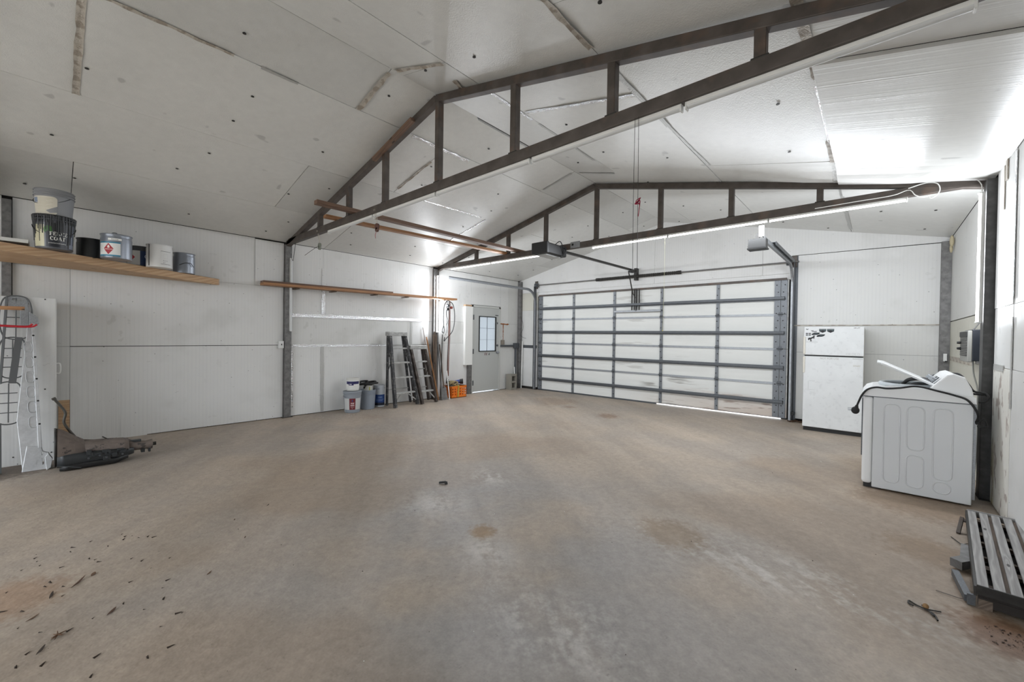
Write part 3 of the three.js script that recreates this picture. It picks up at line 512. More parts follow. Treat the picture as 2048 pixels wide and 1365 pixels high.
{ // opener
  const t = thing('garage_door_opener', 'black garage door opener hanging under the farther truss', 'opener');
  mesh(t, 'housing', [box(-4.12, -3.82, 2.70, 2.87, -5.10, -5.60, .02)], M.black); mesh(t, 'front_cover', [box(-4.125, -3.815, 2.70, 2.88, -5.06, -5.12, .012)], std(0x2b2c2e, .45)); mesh(t, 'light_lens', [box(-4.06, -3.88, 2.682, 2.704, -5.13, -5.52, .01)], std(0xb4b6b6, .4), 'pale grey lamp lens');
  mesh(t, 'rear_panel', [box(-4.10, -3.84, 2.72, 2.86, -5.598, -5.62)], std(0x4c5262, .4)); mesh(t, 'wiring', [rope([[-3.84, 2.86, -5.3], [-3.8, 2.92, -5.38], [-3.79, 2.82, -5.45], [-3.83, 2.72, -5.5], [-3.81, 2.69, -5.42]], .007), rope([[-3.83, 2.85, -5.5], [-3.78, 2.8, -5.52], [-3.8, 2.71, -5.46]], .008)], M.rubber, 'tangle of black wires');
  mesh(t, 'hanger', [bar(V(-4.05, 2.87, -5.4), V(-4.05, 2.87, Z2), .03, .004), bar(V(-3.9, 2.87, -5.4), V(-3.9, 2.87, Z2), .03, .004), bar(V(-4.05, 2.82, Z2 + .05), V(-4.05, 2.95, Z2 + .05), .03, .006)], M.galvDark);
  mesh(t, 'rail', [bar(V(-3.96, 2.835, -5.6), V(-3.955, 2.86, D + .09), .03, .035)], M.darkMetal); mesh(t, 'chain', [bar(V(-3.93, 2.80, -5.6), V(-3.93, 2.825, D + .35), .008, .008)], M.greySteel);
  mesh(t, 'trolley', [box(-3.985, -3.925, 2.80, 2.87, -8.17, -8.30)], M.black);
  mesh(t, 'door_arm', [bar(V(-4.02, 2.84, -8.24), V(-4.03, 2.36, D + .06), .022, .01), bar(V(-4.03, 2.38, D + .065), V(-3.97, 2.28, D + .06), .026, .01)], M.darkMetal); finish(t);
  const p = thing('mounting_plate', 'small grey plate bolted on the farther truss beside the opener', 'plate'); mesh(p, 'plate', [box(-3.80, -3.62, 2.86, 2.96, Z2 + .037, Z2 + .045)], M.galv); mesh(p, 'bolt', [box(-3.77, -3.74, 2.9, 2.93, Z2 + .045, Z2 + .055)], M.black); finish(p);
  const s = thing('safety_sensor', 'small dark safety sensor at the foot of the right-hand track', 'sensor'); mesh(s, 'body', [box(-1.09, -1.05, .12, .18, D + .11, D + .16)], M.black); mesh(s, 'bracket', [box(-1.10, -1.04, .14, .15, D + .02, D + .12)], M.galvDark); finish(s);
}
{ // lumber laid across the trusses
  const a = thing('lumber_board', 'dark brown board lying across both truss chords', 'lumber', 'boards laid over the trusses'); mesh(a, 'board', [bar(V(-5.05, 2.975, -2.10), V(-4.98, 2.975, -5.95), .09, .05, { bevel: .003 })], M.brownWood); finish(a);
  const b = thing('lumber_board', 'orange-brown board lying across the truss chords, left of the darker board', 'lumber', 'boards laid over the trusses'); mesh(b, 'board', [bar(V(-5.53, 2.966, -2.42), V(-5.27, 2.966, -5.78), .10, .04, { bevel: .003 })], M.orangeWood); finish(b);
  const c = thing('wood_batten', 'short brown batten wedged along the nearer truss top chord', 'lumber'); mesh(c, 'batten', [bar(V(-4.5, roofY(-4.5) - .1, Z1 + .06), V(-3.72, roofY(-3.72) - .075, Z1 + .06), .05, .04)], M.brownWood); finish(c);
}
{ // planks and shelf on the left wall
  const a = thing('wall_plank', 'long orange plank shelf running past both columns on the left wall', 'plank'); mesh(a, 'plank', [bar(V(L + .17, 2.165, -2.18), V(L + .17, 2.215, -6.08), .18, .04, { bevel: .003 })], M.orangeWood); 
  for (const z of [-2.68, -3.3, -4.1, -4.8, -5.75]) mesh(a, 'bracket', [box(L + .0, L + .2, 2.125 + (z + 2.2) * -.0128, 2.14 + (z + 2.2) * -.0128, z, z - .05)], M.oldWood); finish(a);
  const b = thing('wall_plank', 'darker shorter plank stacked on the long plank, left wall', 'plank'); mesh(b, 'plank', [bar(V(L + .10, 2.205, -2.2), V(L + .10, 2.232, -4.5), .14, .036, { bevel: .003 })], M.brownWood); finish(b);
  // shelf with paint cans: a deep board angled off the wall, its free end low
  const s = thing('wall_shelf', 'thick pine shelf board angled off the left wall under the paint cans', 'shelf');
  const T = [[-6.38, 2.29, .75], [-7.12, 2.165, -1.6], [L + .02, 2.19, -1.66], [L + .02, 2.25, .75]], g = new THREE.BufferGeometry(), P = [], h = .085;
  const top = T.map(p => V(...p)), bot = T.map(p => V(p[0], p[1] - h, p[2]));
  const q4 = (a, b, c, d) => P.push(a, b, c, a, c, d); q4(top[0], top[1], top[2], top[3]); q4(bot[3], bot[2], bot[1], bot[0]); q4(bot[0], bot[1], top[1], top[0]); q4(bot[1], bot[2], top[2], top[1]); q4(bot[2], bot[3], top[3], top[2]); q4(bot[3], bot[0], top[0], top[3]);
  g.setAttribute('position', new THREE.Float32BufferAttribute(P.flatMap(v => v.toArray()), 3)); g.computeVertexNormals();
  const uv = []; for (const v of P) uv.push(v.z, (v.x + v.y) * .8); g.setAttribute('uv', new THREE.Float32BufferAttribute(uv, 2));
  mesh(s, 'board', g, M.pine); finish(s);
  const w = thing('foam_sheet', 'white foam sheet lying flat on the pine shelf at far left', 'sheet'); mesh(w, 'sheet', [box(-7.1, -6.62, 2.297, 2.335, .16, .72, .004)], M.white); finish(w);
}
// ---------------------------------------------------------------- buckets and cans
const greyPlastic = std(0x8f959c, .45), palePlastic = std(0xb9bec4, .45), dirtyWhite = std(0xd9d8d2, .5);
function pail(t, x, y, z, r0, r1, h, mat, rings = 3, lid = true) {   // tapered pail: body, rim rings, lid
  const b = mesh(t, 'body', at(lathe([[0, 0], [r0 * .96, 0], [r0, .008], [mix(r0, r1, .98), h - .07], [r1, h - .065], [r1, h], [r1 - .006, h], [r1 - .008, h - .05], [0, h - .055]], 36), x, y, z), mat);
  const R = []; for (let i = 0; i < rings; i++) { const g = new THREE.TorusGeometry(r1 + .004, .005, 6, 36); g.rotateX(Math.PI / 2); R.push(at(strip(g), x, y + h - .012 - i * .028, z)); }
  mesh(t, 'rim_rings', R, mat);
  if (lid) mesh(t, 'lid', at(lathe([[0, h + .004], [r1 - .02, h + .006], [r1 - .016, h + .014], [r1 + .006, h + .014], [r1 + .01, h + .004], [r1 + .008, h - .02], [r1 + .002, h - .022]], 36), x, y, z), mat);
  return b;
}
function pailLabel(t, name, x, y, z, r0, r1, h, y0, y1, mid, span, mat) { const rb = q => mix(r0, mix(r0, r1, .98), (q - .008) / (h - .078)) + .0016; mesh(t, name, at(curvedLabel(rb(y0), y0, y1, mid, span, rb(y1)), x, y, z), mat); }
function bail(x, y, z, r, a, drop, rad = .003) { const pts = []; for (let i = 0; i <= 12; i++) { const t = i / 12 * Math.PI; pts.push([x + Math.cos(a) * r * Math.cos(t) + Math.sin(a) * .02 * Math.sin(t) + Math.cos(a + 1.57) * (r + .012) * Math.sin(t) * .9, y - Math.sin(t) * drop, z - Math.sin(a) * r * Math.cos(t) - Math.sin(a + 1.57) * (r + .012) * Math.sin(t) * .9]); } return rope(pts, rad, 40, 5); }
const toCam = (x, z) => Math.atan2(z, -x);                   // label angle that faces the middle of the room: direction (-x, -z) from the pail
{
  const t = thing('paint_bucket', 'grey bucket with a red label on the floor, white pail on its lid', 'bucket', 'buckets by the left wall'), x = -7.03, z = -3.6, a = toCam(x, z);
  pail(t, x, 0, z, .130, .148, .37, greyPlastic, 2);
  pailLabel(t, 'label', x, 0, z, .130, .148, .37, .06, .26, a, 2.3, printed(512, 160, (c, w, h) => { c.fillStyle = '#c9cac8'; c.fillRect(0, 0, w, h); c.fillStyle = '#6d1a24'; c.fillRect(w * .34, 0, w * .32, h); c.fillStyle = '#3b3f7a'; c.beginPath(); c.arc(w * .5, h * .2, 16, 0, 7); c.fill(); c.fillStyle = '#efe3e0'; c.font = 'italic bold 34px serif'; c.textAlign = 'center'; c.fillText('PURE', w * .5, h * .52); c.fillRect(w * .4, h * .6, w * .2, 9); c.font = '13px sans-serif'; c.fillText('INTERIOR LATEX', w * .5, h * .8); c.fillText('PAINT', w * .5, h * .92); }));
  mesh(t, 'handle', [bail(x, .3, z, .152, a - 1.57, .02)], M.galvDark); finish(t);
  const p = thing('paint_pail', 'small white pail with a dark blue band on the red-labelled bucket', 'pail');
  mesh(p, 'body', at(lathe([[0, 0], [.098, 0], [.102, .01], [.113, .2], [.117, .2], [.117, .225], [.108, .225], [.108, .215], [0, .212]], 32), x + .01, .388, z), dirtyWhite);
  mesh(p, 'label', at(curvedLabel(.1055, .03, .19, a, 3.0, .1142), x + .01, .388, z), printed(512, 128, (c, w, h) => { c.fillStyle = '#e2e2df'; c.fillRect(0, 0, w, h); c.fillStyle = '#2a2a5c'; c.fillRect(w * .12, h * .12, w * .76, h * .3); c.fillRect(w * .28, h * .4, w * .26, h * .16); c.fillStyle = '#eee'; c.font = 'bold 26px sans-serif'; c.fillText('latex', w * .32, h * .5); c.strokeStyle = '#b9b9b4'; c.lineWidth = 2; c.beginPath(); c.moveTo(w * .2, h * .7); c.lineTo(w * .75, h * .72); c.stroke(); })); finish(p);
}
{
  const t = thing('paint_bucket', 'plain grey bucket with a black hose coiled on top, floor by left wall', 'bucket', 'buckets by the left wall'), x = -7.155, z = -3.96;
  pail(t, x, 0, z, .128, .146, .36, std(0x8d95a0, .45), 3, false); finish(t);
  const c = thing('paint_can', 'short white can standing in the plain grey bucket', 'can'); mesh(c, 'body', at(lathe([[0, 0], [.082, 0], [.082, .13], [.086, .132], [.086, .14], [0, .138]], 28), x + .03, .306, z), dirtyWhite); mesh(c, 'drip', [box(x + .1, x + .117, .32, .42, z + .01, z + .03, .004)], std(0xb6b86a, .6), 'yellow-green paint drip'); finish(c);
  const h = thing('black_hose', 'black rubber hose coiled over the plain grey bucket', 'hose'); const pts = []; for (let i = 0; i < 60; i++) { const a = i / 60 * Math.PI * 2 * 2.6, r = .135 + .02 * Math.sin(i * .7); pts.push([x + .02 + Math.cos(a) * r, .465 + .03 * (i / 60) + .016 * Math.sin(a * 1.3), z + Math.sin(a) * r * 1.15]); } pts.push([x + .17, .42, z + .16]); mesh(h, 'coil', [rope(pts, .0165, 200, 8)], M.rubber); finish(h);
}
{
  const t = thing('metal_can', 'tall narrow can with a blue label standing beside the step ladder', 'can'), x = -7.225, z = -4.25, a = toCam(x, z);
  mesh(t, 'body', at(lathe([[0, 0], [.092, 0], [.096, .006], [.096, .4], [.101, .404], [.101, .416], [.094, .418], [.092, .408], [0, .406]], 30), x, 0, z), palePlastic);
  mesh(t, 'label', at(curvedLabel(.0972, .03, .24, a, 3.0), x, 0, z), printed(256, 160, (c, w, h) => { c.fillStyle = '#1d3f7c'; c.fillRect(0, 0, w, h); c.fillStyle = '#131c30'; c.fillRect(0, h * .74, w, h * .26); c.fillStyle = '#8fa6cb'; c.font = 'bold 26px sans-serif'; c.textAlign = 'center'; c.fillText('STAIN', w * .55, h * .3); c.fillRect(w * .3, h * .42, w * .5, 5); c.fillRect(w * .3, h * .54, w * .42, 5); }));
  mesh(t, 'batch_sticker', at(curvedLabel(.0972, .33, .37, a - .25, .7), x, 0, z), printed(128, 48, (c, w, h) => { c.fillStyle = '#a9b0ba'; c.fillRect(0, 0, w, h); c.fillStyle = '#222'; c.font = 'bold 30px monospace'; c.fillText('C 53', 22, 34); })); mesh(t, 'handle', [bail(x, .37, z, .101, a - 1.57, .03)], M.galvDark); finish(t);
}
{ // shelf: two stacked buckets and five cans
  const sy = (x, z) => 2.29 - .0535 * (.75 - z) * 1.0;
  const x = -6.62, z = -.02, a = toCam(x, z), y0 = sy(x, z) + .004;
  const t = thing('fence_coating_bucket', 'black paint-dripped bucket lettered FENCE COAT on the pine shelf', 'bucket', 'containers on the pine shelf');
  pail(t, x, y0, z, .137, .150, .345, std(0x55575c, .4), 2, false);
  const dr = rng(12);
  pailLabel(t, 'label', x, y0, z, .137, .150, .345, .02, .27, a - .1, 4.2, printed(768, 256, (c, w, h) => {
    c.fillStyle = '#6c6f74'; c.fillRect(0, 0, w, h); c.fillStyle = '#2b2d31'; c.fillRect(w * .42, 0, w * .3, h); c.fillStyle = '#c9c4a4'; c.fillRect(w * .22, h * .1, w * .18, h * .9); c.fillStyle = '#2f5a22'; c.beginPath(); c.arc(w * .45, h * .3, 44, 0, 7); c.fill(); c.fillStyle = '#20222a'; c.fillRect(w * .42, h * .36, w * .3, h * .64);
    c.fillStyle = '#efefe8'; c.font = 'bold 52px serif'; c.textAlign = 'center'; c.fillText('FENCE', w * .575, h * .52); c.fillText('COAT', w * .565, h * .72); c.font = '16px sans-serif'; c.fillText('protective black coating', w * .56, h * .86); c.fillStyle = '#9aa2b4'; c.fillRect(w * .73, 0, w * .1, h); c.fillStyle = '#d9d8c4'; c.fillRect(w * .84, h * .3, w * .1, h * .7);
    c.fillStyle = '#101112'; for (let i = 0; i < 40; i++) { const u = dr() * w; c.fillRect(u, 0, 2 + dr() * 9, h * (.15 + .8 * dr() * dr())); } }, .3));
  const drips = []; for (let i = 0; i < 60; i++) { const q = i / 60 * 6.28 + dr() * .1, r = .1565, l = .05 + dr() * .26, e = mix(.137, .1497, (.335 - l) / .275) + .002, k = .003 + dr() * .005; drips.push(rod(V(x + Math.cos(q) * r, y0 + .35, z + Math.sin(q) * r), V(x + Math.cos(q) * .1525, y0 + .29, z + Math.sin(q) * .1525), k * 1.2, k, 5)); drips.push(rod(V(x + Math.cos(q) * .1515, y0 + .295, z + Math.sin(q) * .1515), V(x + Math.cos(q) * e, y0 + .335 - l, z + Math.sin(q) * e), k, k * .6, 5)); }
  { const g = new THREE.TorusGeometry(.155, .008, 6, 40); g.rotateX(Math.PI / 2); drips.push(at(strip(g), x, y0 + .348, z)); }
  mesh(t, 'dried_paint', drips, std(0x121314, .3), 'glossy black paint drips'); mesh(t, 'handle', [bail(x, y0 + .25, z, .158, a - 1.57, .12)], M.darkMetal); finish(t);
  const u = thing('paint_bucket', 'weathered grey bucket with peeling cream label nested on the dripped bucket', 'bucket', 'containers on the pine shelf');
  const y1 = y0 + .292, body = std(0x8b8d90, .5);
  pail(u, x, y1, z, .128, .147, .335, body, 3, false);
  pailLabel(u, 'label', x, y1, z, .128, .147, .335, .06, .25, a - .62, 1.55, printed(256, 256, (c, w, h) => { c.fillStyle = '#8b8d90'; c.fillRect(0, 0, w, h); c.fillStyle = '#cfcabb'; c.beginPath(); c.roundRect ? c.roundRect(2, 2, w - 4, h - 4, 40) : c.rect(2, 2, w - 4, h - 4); c.fill(); c.fillStyle = '#b9b49c'; for (let i = 0; i < 12; i++) c.fillRect(20, 30 + i * 17, 200 - (i % 3) * 30, 4); c.fillStyle = '#7c8aa0'; c.fillRect(12, 20, 60, 70); c.fillStyle = '#8b8d90'; c.beginPath(); c.moveTo(w, 130); c.lineTo(w * .6, 200); c.lineTo(w * .75, 230); c.lineTo(w, 215); c.fill(); }));
  mesh(u, 'handle', [bail(x, y1 + .27, z, .153, a - 2.2, .1)], M.galvDark); finish(u);
  const C = (name, lb, cx, cz, r, h, mat, parts) => { const k = thing(name, lb, 'can', 'containers on the pine shelf'), yy = sy(cx, cz) + .003; mesh(k, 'body', at(lathe([[0, 0], [r - .003, 0], [r, .004], [r, h - .05], [r - .004, h - .045], [r - .004, h - .01], [r + .003, h - .008], [r + .003, h], [r - .008, h], [r - .01, h - .012], [0, h - .012]], 34), cx, yy, cz), mat); parts && parts(k, yy, toCam(cx, cz)); finish(k); };
  const metalGrey = std(0x878c94, .32, { metalness: .45 });
  C('solvent_can', 'black can half hidden behind the flammable-labelled can', -6.86, -.30, .115, .22, std(0x26282a, .45));
  C('solvent_can', 'grey metal can with a red flammable diamond label', -6.61, -.5, .136, .275, metalGrey, (k, y, a) => {
    mesh(k, 'label', at(curvedLabel(.1372, .02, .18, a - .5, 1.5), -6.61, y, -.5), printed(512, 290, (c, w, h) => { c.fillStyle = '#dfe0dd'; c.fillRect(0, 0, w, h); c.fillStyle = '#2d7f9c'; c.fillRect(0, 0, w, 26); c.fillRect(0, h - 26, w, 26); c.save(); c.translate(w * .5, h * .5); c.rotate(Math.PI / 4); c.fillStyle = '#e8e8e8'; c.fillRect(-88, -88, 176, 176); c.fillStyle = '#a3212b'; c.fillRect(-82, -82, 164, 164); c.restore(); c.fillStyle = '#f2e9e4'; c.beginPath(); c.moveTo(w * .5, h * .22); c.quadraticCurveTo(w * .58, h * .34, w * .54, h * .44); c.lineTo(w * .46, h * .44); c.quadraticCurveTo(w * .42, h * .34, w * .5, h * .22); c.fill(); c.font = 'bold 24px sans-serif'; c.textAlign = 'center'; c.fillText('FLAMMABLE LIQUID', w * .5, h * .56); c.fillStyle = '#a9aaa6'; for (let i = 0; i < 6; i++) c.fillRect(20, 70 + i * 26, 70 + (i % 2) * 20, 5); }));
    mesh(k, 'name_sticker', at(curvedLabel(.1374, .2, .222, a - .1, .85), -6.61, y, -.5), printed(256, 48, (c, w, h) => { c.fillStyle = '#eeeeea'; c.fillRect(0, 0, w, h); c.fillStyle = '#222'; c.font = 'bold 30px sans-serif'; c.textAlign = 'center'; c.fillText('REDUCER', w / 2, 36); }));
    mesh(k, 'handle', [rope([[-6.61, y + .27, -.52], [-6.6, y + .3, -.5], [-6.6, y + .3, -.47], [-6.61, y + .27, -.44]], .005)], M.galvDark); });
  C('solvent_can', 'dark can with a navy blue label behind the white can', -7.08, -.755, .125, .26, std(0x3a3c40, .4), (k, y, a) => mesh(k, 'label', at(curvedLabel(.1262, .02, .2, a, 2.6), -7.08, y, -.755), printed(256, 128, (c, w, h) => { c.fillStyle = '#d2d2d0'; c.fillRect(0, 0, w, h); c.fillStyle = '#22365c'; c.fillRect(w * .5, 0, w * .5, h); c.fillStyle = '#a3212b'; c.beginPath(); c.moveTo(60, 30); c.lineTo(90, 60); c.lineTo(60, 90); c.lineTo(30, 60); c.fill(); c.fillStyle = '#dfe6f2'; c.font = 'bold 40px sans-serif'; c.fillText('G', w * .62, 62); })));
  C('paint_can', 'white paint can with a dark vertical seam on the pine shelf', -6.83, -.91, .128, .285, std(0xdddddb, .38), (k, y, a) => { const q = a - .85; mesh(k, 'seam', [rod(V(-6.83 + Math.cos(q) * .129, y + .01, -.91 - Math.sin(q) * .129), V(-6.83 + Math.cos(q) * .129, y + .28, -.91 - Math.sin(q) * .129), .0045)], M.black); mesh(k, 'label', at(curvedLabel(.1292, .03, .21, a + .55, .95), -6.83, y, -.91), printed(256, 200, (c, w, h) => { c.fillStyle = '#dadad8'; c.fillRect(0, 0, w, h); c.fillStyle = '#333'; c.fillRect(10, 10, w - 20, 4); c.fillRect(10, h - 12, w - 20, 4); c.font = 'bold 22px monospace'; c.fillText('R 2 1 6', 60, 150); c.fillText('A 4', 60, 178); c.strokeStyle = '#999'; c.strokeRect(70, 50, 90, 60); })); });
  C('metal_can', 'bare grey metal can at the right end of the pine shelf', -7.06, -1.2, .118, .27, metalGrey, (k, y, a) => mesh(k, 'handle', [rope([[-7.06 + .1, y + .09, -1.28], [-6.93, y + .13, -1.25], [-6.92, y + .13, -1.19], [-6.95, y + .1, -1.13]], .004)], M.black));
}

// ---------------------------------------------------------------- step ladders
const railM = std(0xffffff, .5, { map: tex(256, 256, (u, v) => { const n = fbm(N1, u, v, 10, 5), p = smooth(.58, .66, fbm(N2, u, v, 12, 4)); return mix3([40 + 40 * n, 40 + 40 * n, 42 + 40 * n], [160, 157, 152], p * .5); }, { per: [.5, .25] }), metalness: .2 });
const brownRail = std(0xffffff, .6, { map: tex(256, 256, (u, v) => { const n = fbm(N3, u, v, 10, 5), p = smooth(.55, .68, fbm(N1, u, v, 9, 4)); return mix3([44 + 38 * n, 38 + 32 * n, 35 + 28 * n], [130, 122, 114], p * .45); }, { per: [.5, .25] }), metalness: .15 });
const stepM = std(0xffffff, .5, { map: tex(256, 64, (u, v) => { const n = fbm(N2, u, v, 12, 4), p = smooth(.5, .65, fbm(N1, u, v, 8, 4)); return mix3([150 + 30 * n, 150 + 30 * n, 148 + 30 * n], [206, 206, 202], p * .6); }, { per: [.4, .1] }), metalness: .3 });
function stepLadder(label, f0, f1, r0, r1, t0, t1, h, steps, mat) {   // feet front/rear, tops, step heights
  const t = thing('step_ladder', label, 'ladder', 'step ladders by the left wall');
  const T0 = V(t0[0], h, t0[1]), T1 = V(t1[0], h, t1[1]), F0 = V(f0[0], .0, f0[1]), F1 = V(f1[0], 0, f1[1]), R0 = V(r0[0], 0, r0[1]), R1 = V(r1[0], 0, r1[1]), side = V(0, 0, 1);
  for (const [a, b] of [[F0, T0], [F1, T1]]) mesh(t, 'front_rail', [bar(a.clone().add(V(0, .005, 0)), b, .042, .07, { up: V(1, .2, 0) }), bar(a.clone().add(V(-.035, .005, 0)), b.clone().add(V(-.035, 0, 0)), .05, .006, { up: V(1, .2, 0) })], mat);
  for (const [a, b] of [[R0, T0], [R1, T1]]) mesh(t, 'rear_rail', [bar(a.clone().add(V(0, .005, 0)), b.clone().add(V(-.07, -.03, 0)), .034, .045, { up: V(1, .2, 0) })], mat);
  mesh(t, 'top_cap', [box(t0[0] - .11, t0[0] + .05, h - .045, h + .035, t0[1] + .035, t1[1] - .035, .008)], stepM);
  for (const y of steps) { const k = y / h, a = F0.clone().lerp(T0, k), b = F1.clone().lerp(T1, k); mesh(t, 'step', [bar(a.clone().add(V(-.02, 0, 0)), b.clone().add(V(-.02, 0, 0)), .085, .03, { bevel: .004 })], stepM); }
  for (const y of [steps[0] + .05, h * .6]) { const k = y / h; mesh(t, 'rear_brace', [bar(R0.clone().lerp(T0, k).add(V(-.05 * k, 0, 0)), R1.clone().lerp(T1, k).add(V(-.05 * k, 0, 0)), .02, .02)], stepM); }
  for (const [F, T, Rr] of [[F0, T0, R0], [F1, T1, R1]]) mesh(t, 'spreader', [bar(F.clone().lerp(T, .62).add(V(-.03, 0, 0)), Rr.clone().lerp(T, .5), .006, .02), bar(F.clone().lerp(T, .75).add(V(-.03, 0, 0)), Rr.clone().lerp(T, .68), .006, .02)], M.darkMetal);
  const k = steps[0] / h, a = F0.clone().lerp(T0, k), b = F1.clone().lerp(T1, k), m = a.clone().add(b).multiplyScalar(.5);
  mesh(t, 'diagonal_brace', [bar(F0.clone().lerp(T0, .06), m.clone().add(V(-.04, -.02, .08)), .006, .02), bar(F1.clone().lerp(T1, .06), m.clone().add(V(-.04, -.02, -.08)), .006, .02)], stepM);
  return t;
}
{
  const a = stepLadder('taller grey step ladder standing against the left wall', [-6.83, -4.36], [-6.92, -4.93], [-7.20, -4.40], [-7.25, -4.98], [-7.07, -4.37], [-7.07, -4.70], 1.42, [.26, .56, .85, 1.13], railM);
  mesh(a, 'warning_label', [box(-7.036, -7.03, 1.17, 1.3, -4.395, -4.375)], std(0xc7c25a, .6), 'yellow warning label'); finish(a);
  finish(stepLadder('shorter brown step ladder right of the taller grey ladder', [-6.84, -4.985], [-6.88, -5.37], [-7.16, -5.02], [-7.22, -5.42], [-7.1, -4.86], [-7.12, -5.21], 1.15, [.25, .55, .85], brownRail));
}

// ---------------------------------------------------------------- long things leaning in the corner by the column
{
  const stick = (name, lb, cat, parts) => { const t = thing(name, lb, cat, 'long tools leaning by the left column'); for (const [n, g, m] of parts) mesh(t, n, g, m); finish(t); };
  stick('wood_strip', 'thin reddish wood strip leaning highest beside the shorter ladder', 'wood', [['strip', [bar(V(-7.13, 0, -5.52), V(-7.29, 1.56, -5.30), .03, .012)], M.brownWood]]);
  stick('wood_strip', 'wide orange wood strip leaning beside the shorter ladder', 'wood', [['strip', [bar(V(-7.05, 0, -5.56), V(-7.27, 1.36, -5.38), .06, .016)], M.orangeWood]]);
  stick('wood_strip', 'narrow orange wood strip leaning by the left column', 'wood', [['strip', [bar(V(-7.10, 0, -5.60), V(-7.26, 1.3, -5.40), .035, .014)], M.orangeWood]]);
  const bund = []; const r = rng(44); for (let i = 0; i < 7; i++) bund.push(bar(V(-7.2 + r() * .06, 0, -5.53 - r() * .05), V(-7.22 + r() * .05, 1.38 + r() * .1, -5.50 - r() * .1), .025, .01 + r() * .01));
  const bt = thing('lath_bundle', 'weathered grey bundle of laths standing against the left column', 'wood', 'long tools leaning by the left column'); for (const g of bund) mesh(bt, 'lath', g, M.oldWood); finish(bt);
  stick('metal_angle', 'grey metal angle bar leaning from the left column to the floor', 'metal bar', [['bar', [bar(V(-6.98, 0, -5.60), V(-7.24, 1.45, -5.66), .03, .005), bar(V(-6.98, 0, -5.585), V(-7.24, 1.45, -5.645), .005, .03)], M.greySteel]]);
  stick('digging_bar', 'dark digging bar crossing the metal angle near the orange crate', 'bar', [['shaft', [rod(V(-7.0, 0, -5.56), V(-7.2, 1.42, -5.76), .011)], M.darkMetal]]);
  stick('flat_shovel', 'grey steel shovel blade standing on the floor beside the orange crate', 'shovel', [['handle', [rod(V(-7.05, .25, -5.70), V(-7.27, 1.2, -5.74), .014)], M.oldWood], ['blade', [poly([[-.06, 0], [.06, 0], [.05, .26], [.02, .3], [-.02, .3], [-.05, .26]], .004).rotateY(1.2).rotateZ(.2).translate(-7.0, .0, -5.70)], M.greySteel]]);
  stick('white_strip', 'short white plastic strip leaning next to the orange crate', 'strip', [['strip', [bar(V(-6.96, 0, -5.79), V(-7.06, .62, -5.785), .022, .008)], M.white]]);
}
// ---------------------------------------------------------------- cables hanging from the plank end
{
  const X = -7.14, mk = (lb, cat, r, m, list, name) => { const t = thing(name, lb, cat, 'cables hanging from the plank end'); list.forEach(p => mesh(t, 'strand', [rope(p, r, 60, 6)], m)); return t; };
  finish(mk('black cable hanging in a wide loop from the plank end', 'cable', .009, M.black, [[[X, 2.18, -5.86], [X + .02, 2.1, -5.98], [X + .03, 1.8, -6.03], [X + .02, 1.5, -5.98], [X, 1.33, -5.82], [X, 1.27, -5.76], [X, 1.36, -5.78]], [[X, 2.18, -5.84], [X + .02, 2.05, -5.74], [X + .02, 1.75, -5.72], [X + .01, 1.6, -5.73], [X, 1.5, -5.70], [X, 1.45, -5.74], [X, 1.52, -5.76], [X + .01, 1.6, -5.74]]], 'hanging_cable'));
  finish(mk('red-brown ratchet strap hanging straight down over the orange crate', 'strap', .008, std(0x6e3a2c, .8), [[[X + .01, 2.18, -5.88], [X + .02, 1.6, -5.885], [X + .01, 1.0, -5.87], [X + .02, .45, -5.86]], [[X + .02, 2.16, -5.9], [X + .03, 1.4, -5.9], [X + .02, .9, -5.885], [X + .03, .5, -5.87]]], 'tie_down_strap'));
  const h = mk('dark hooked cord hanging beside the red-brown strap', 'cord', .006, M.darkMetal, [[[X + .02, 2.17, -5.87], [X + .03, 1.5, -5.86], [X + .02, .7, -5.84], [X + .03, .44, -5.83]], [[X + .02, 2.1, -5.82], [X + .03, 1.85, -5.8], [X + .03, 1.72, -5.84], [X + .02, 1.62, -5.8]]], 'hooked_rope'); mesh(h, 'hook', [rope([[X + .03, .46, -5.83], [X + .05, .4, -5.8], [X + .04, .36, -5.84], [X + .03, .42, -5.88]], .008)], M.darkMetal); finish(h);
  finish(mk('bright steel cable with a loop hanging left of the strap', 'cable', .005, M.galvDark, [[[X + .01, 2.17, -5.83], [X + .01, 1.9, -5.8], [X, 1.7, -5.82], [X + .01, 1.4, -5.8]], [[X, 2.16, -5.85], [X + .02, 1.8, -5.87], [X + .01, 1.45, -5.83]]], 'hanging_cable'));
  const q = thing('pulley_blocks', 'cluster of small red and grey pulleys at the plank end', 'pulley', 'cables hanging from the plank end'); for (const [y, z, m] of [[2.06, -5.84, M.galvDark], [2.02, -5.93, std(0x8a4a40, .5)], [1.98, -5.82, M.black]]) mesh(q, 'pulley', [rod(V(X + .02, y, z), V(X + .05, y, z), .03, .03, 16), rod(V(X + .01, y, z), V(X + .06, y, z), .012)], m); mesh(q, 'hook', [rope([[X + .03, 2.17, -5.87], [X + .04, 2.1, -5.86], [X + .035, 2.06, -5.84]], .006)], M.darkMetal); finish(q);
}
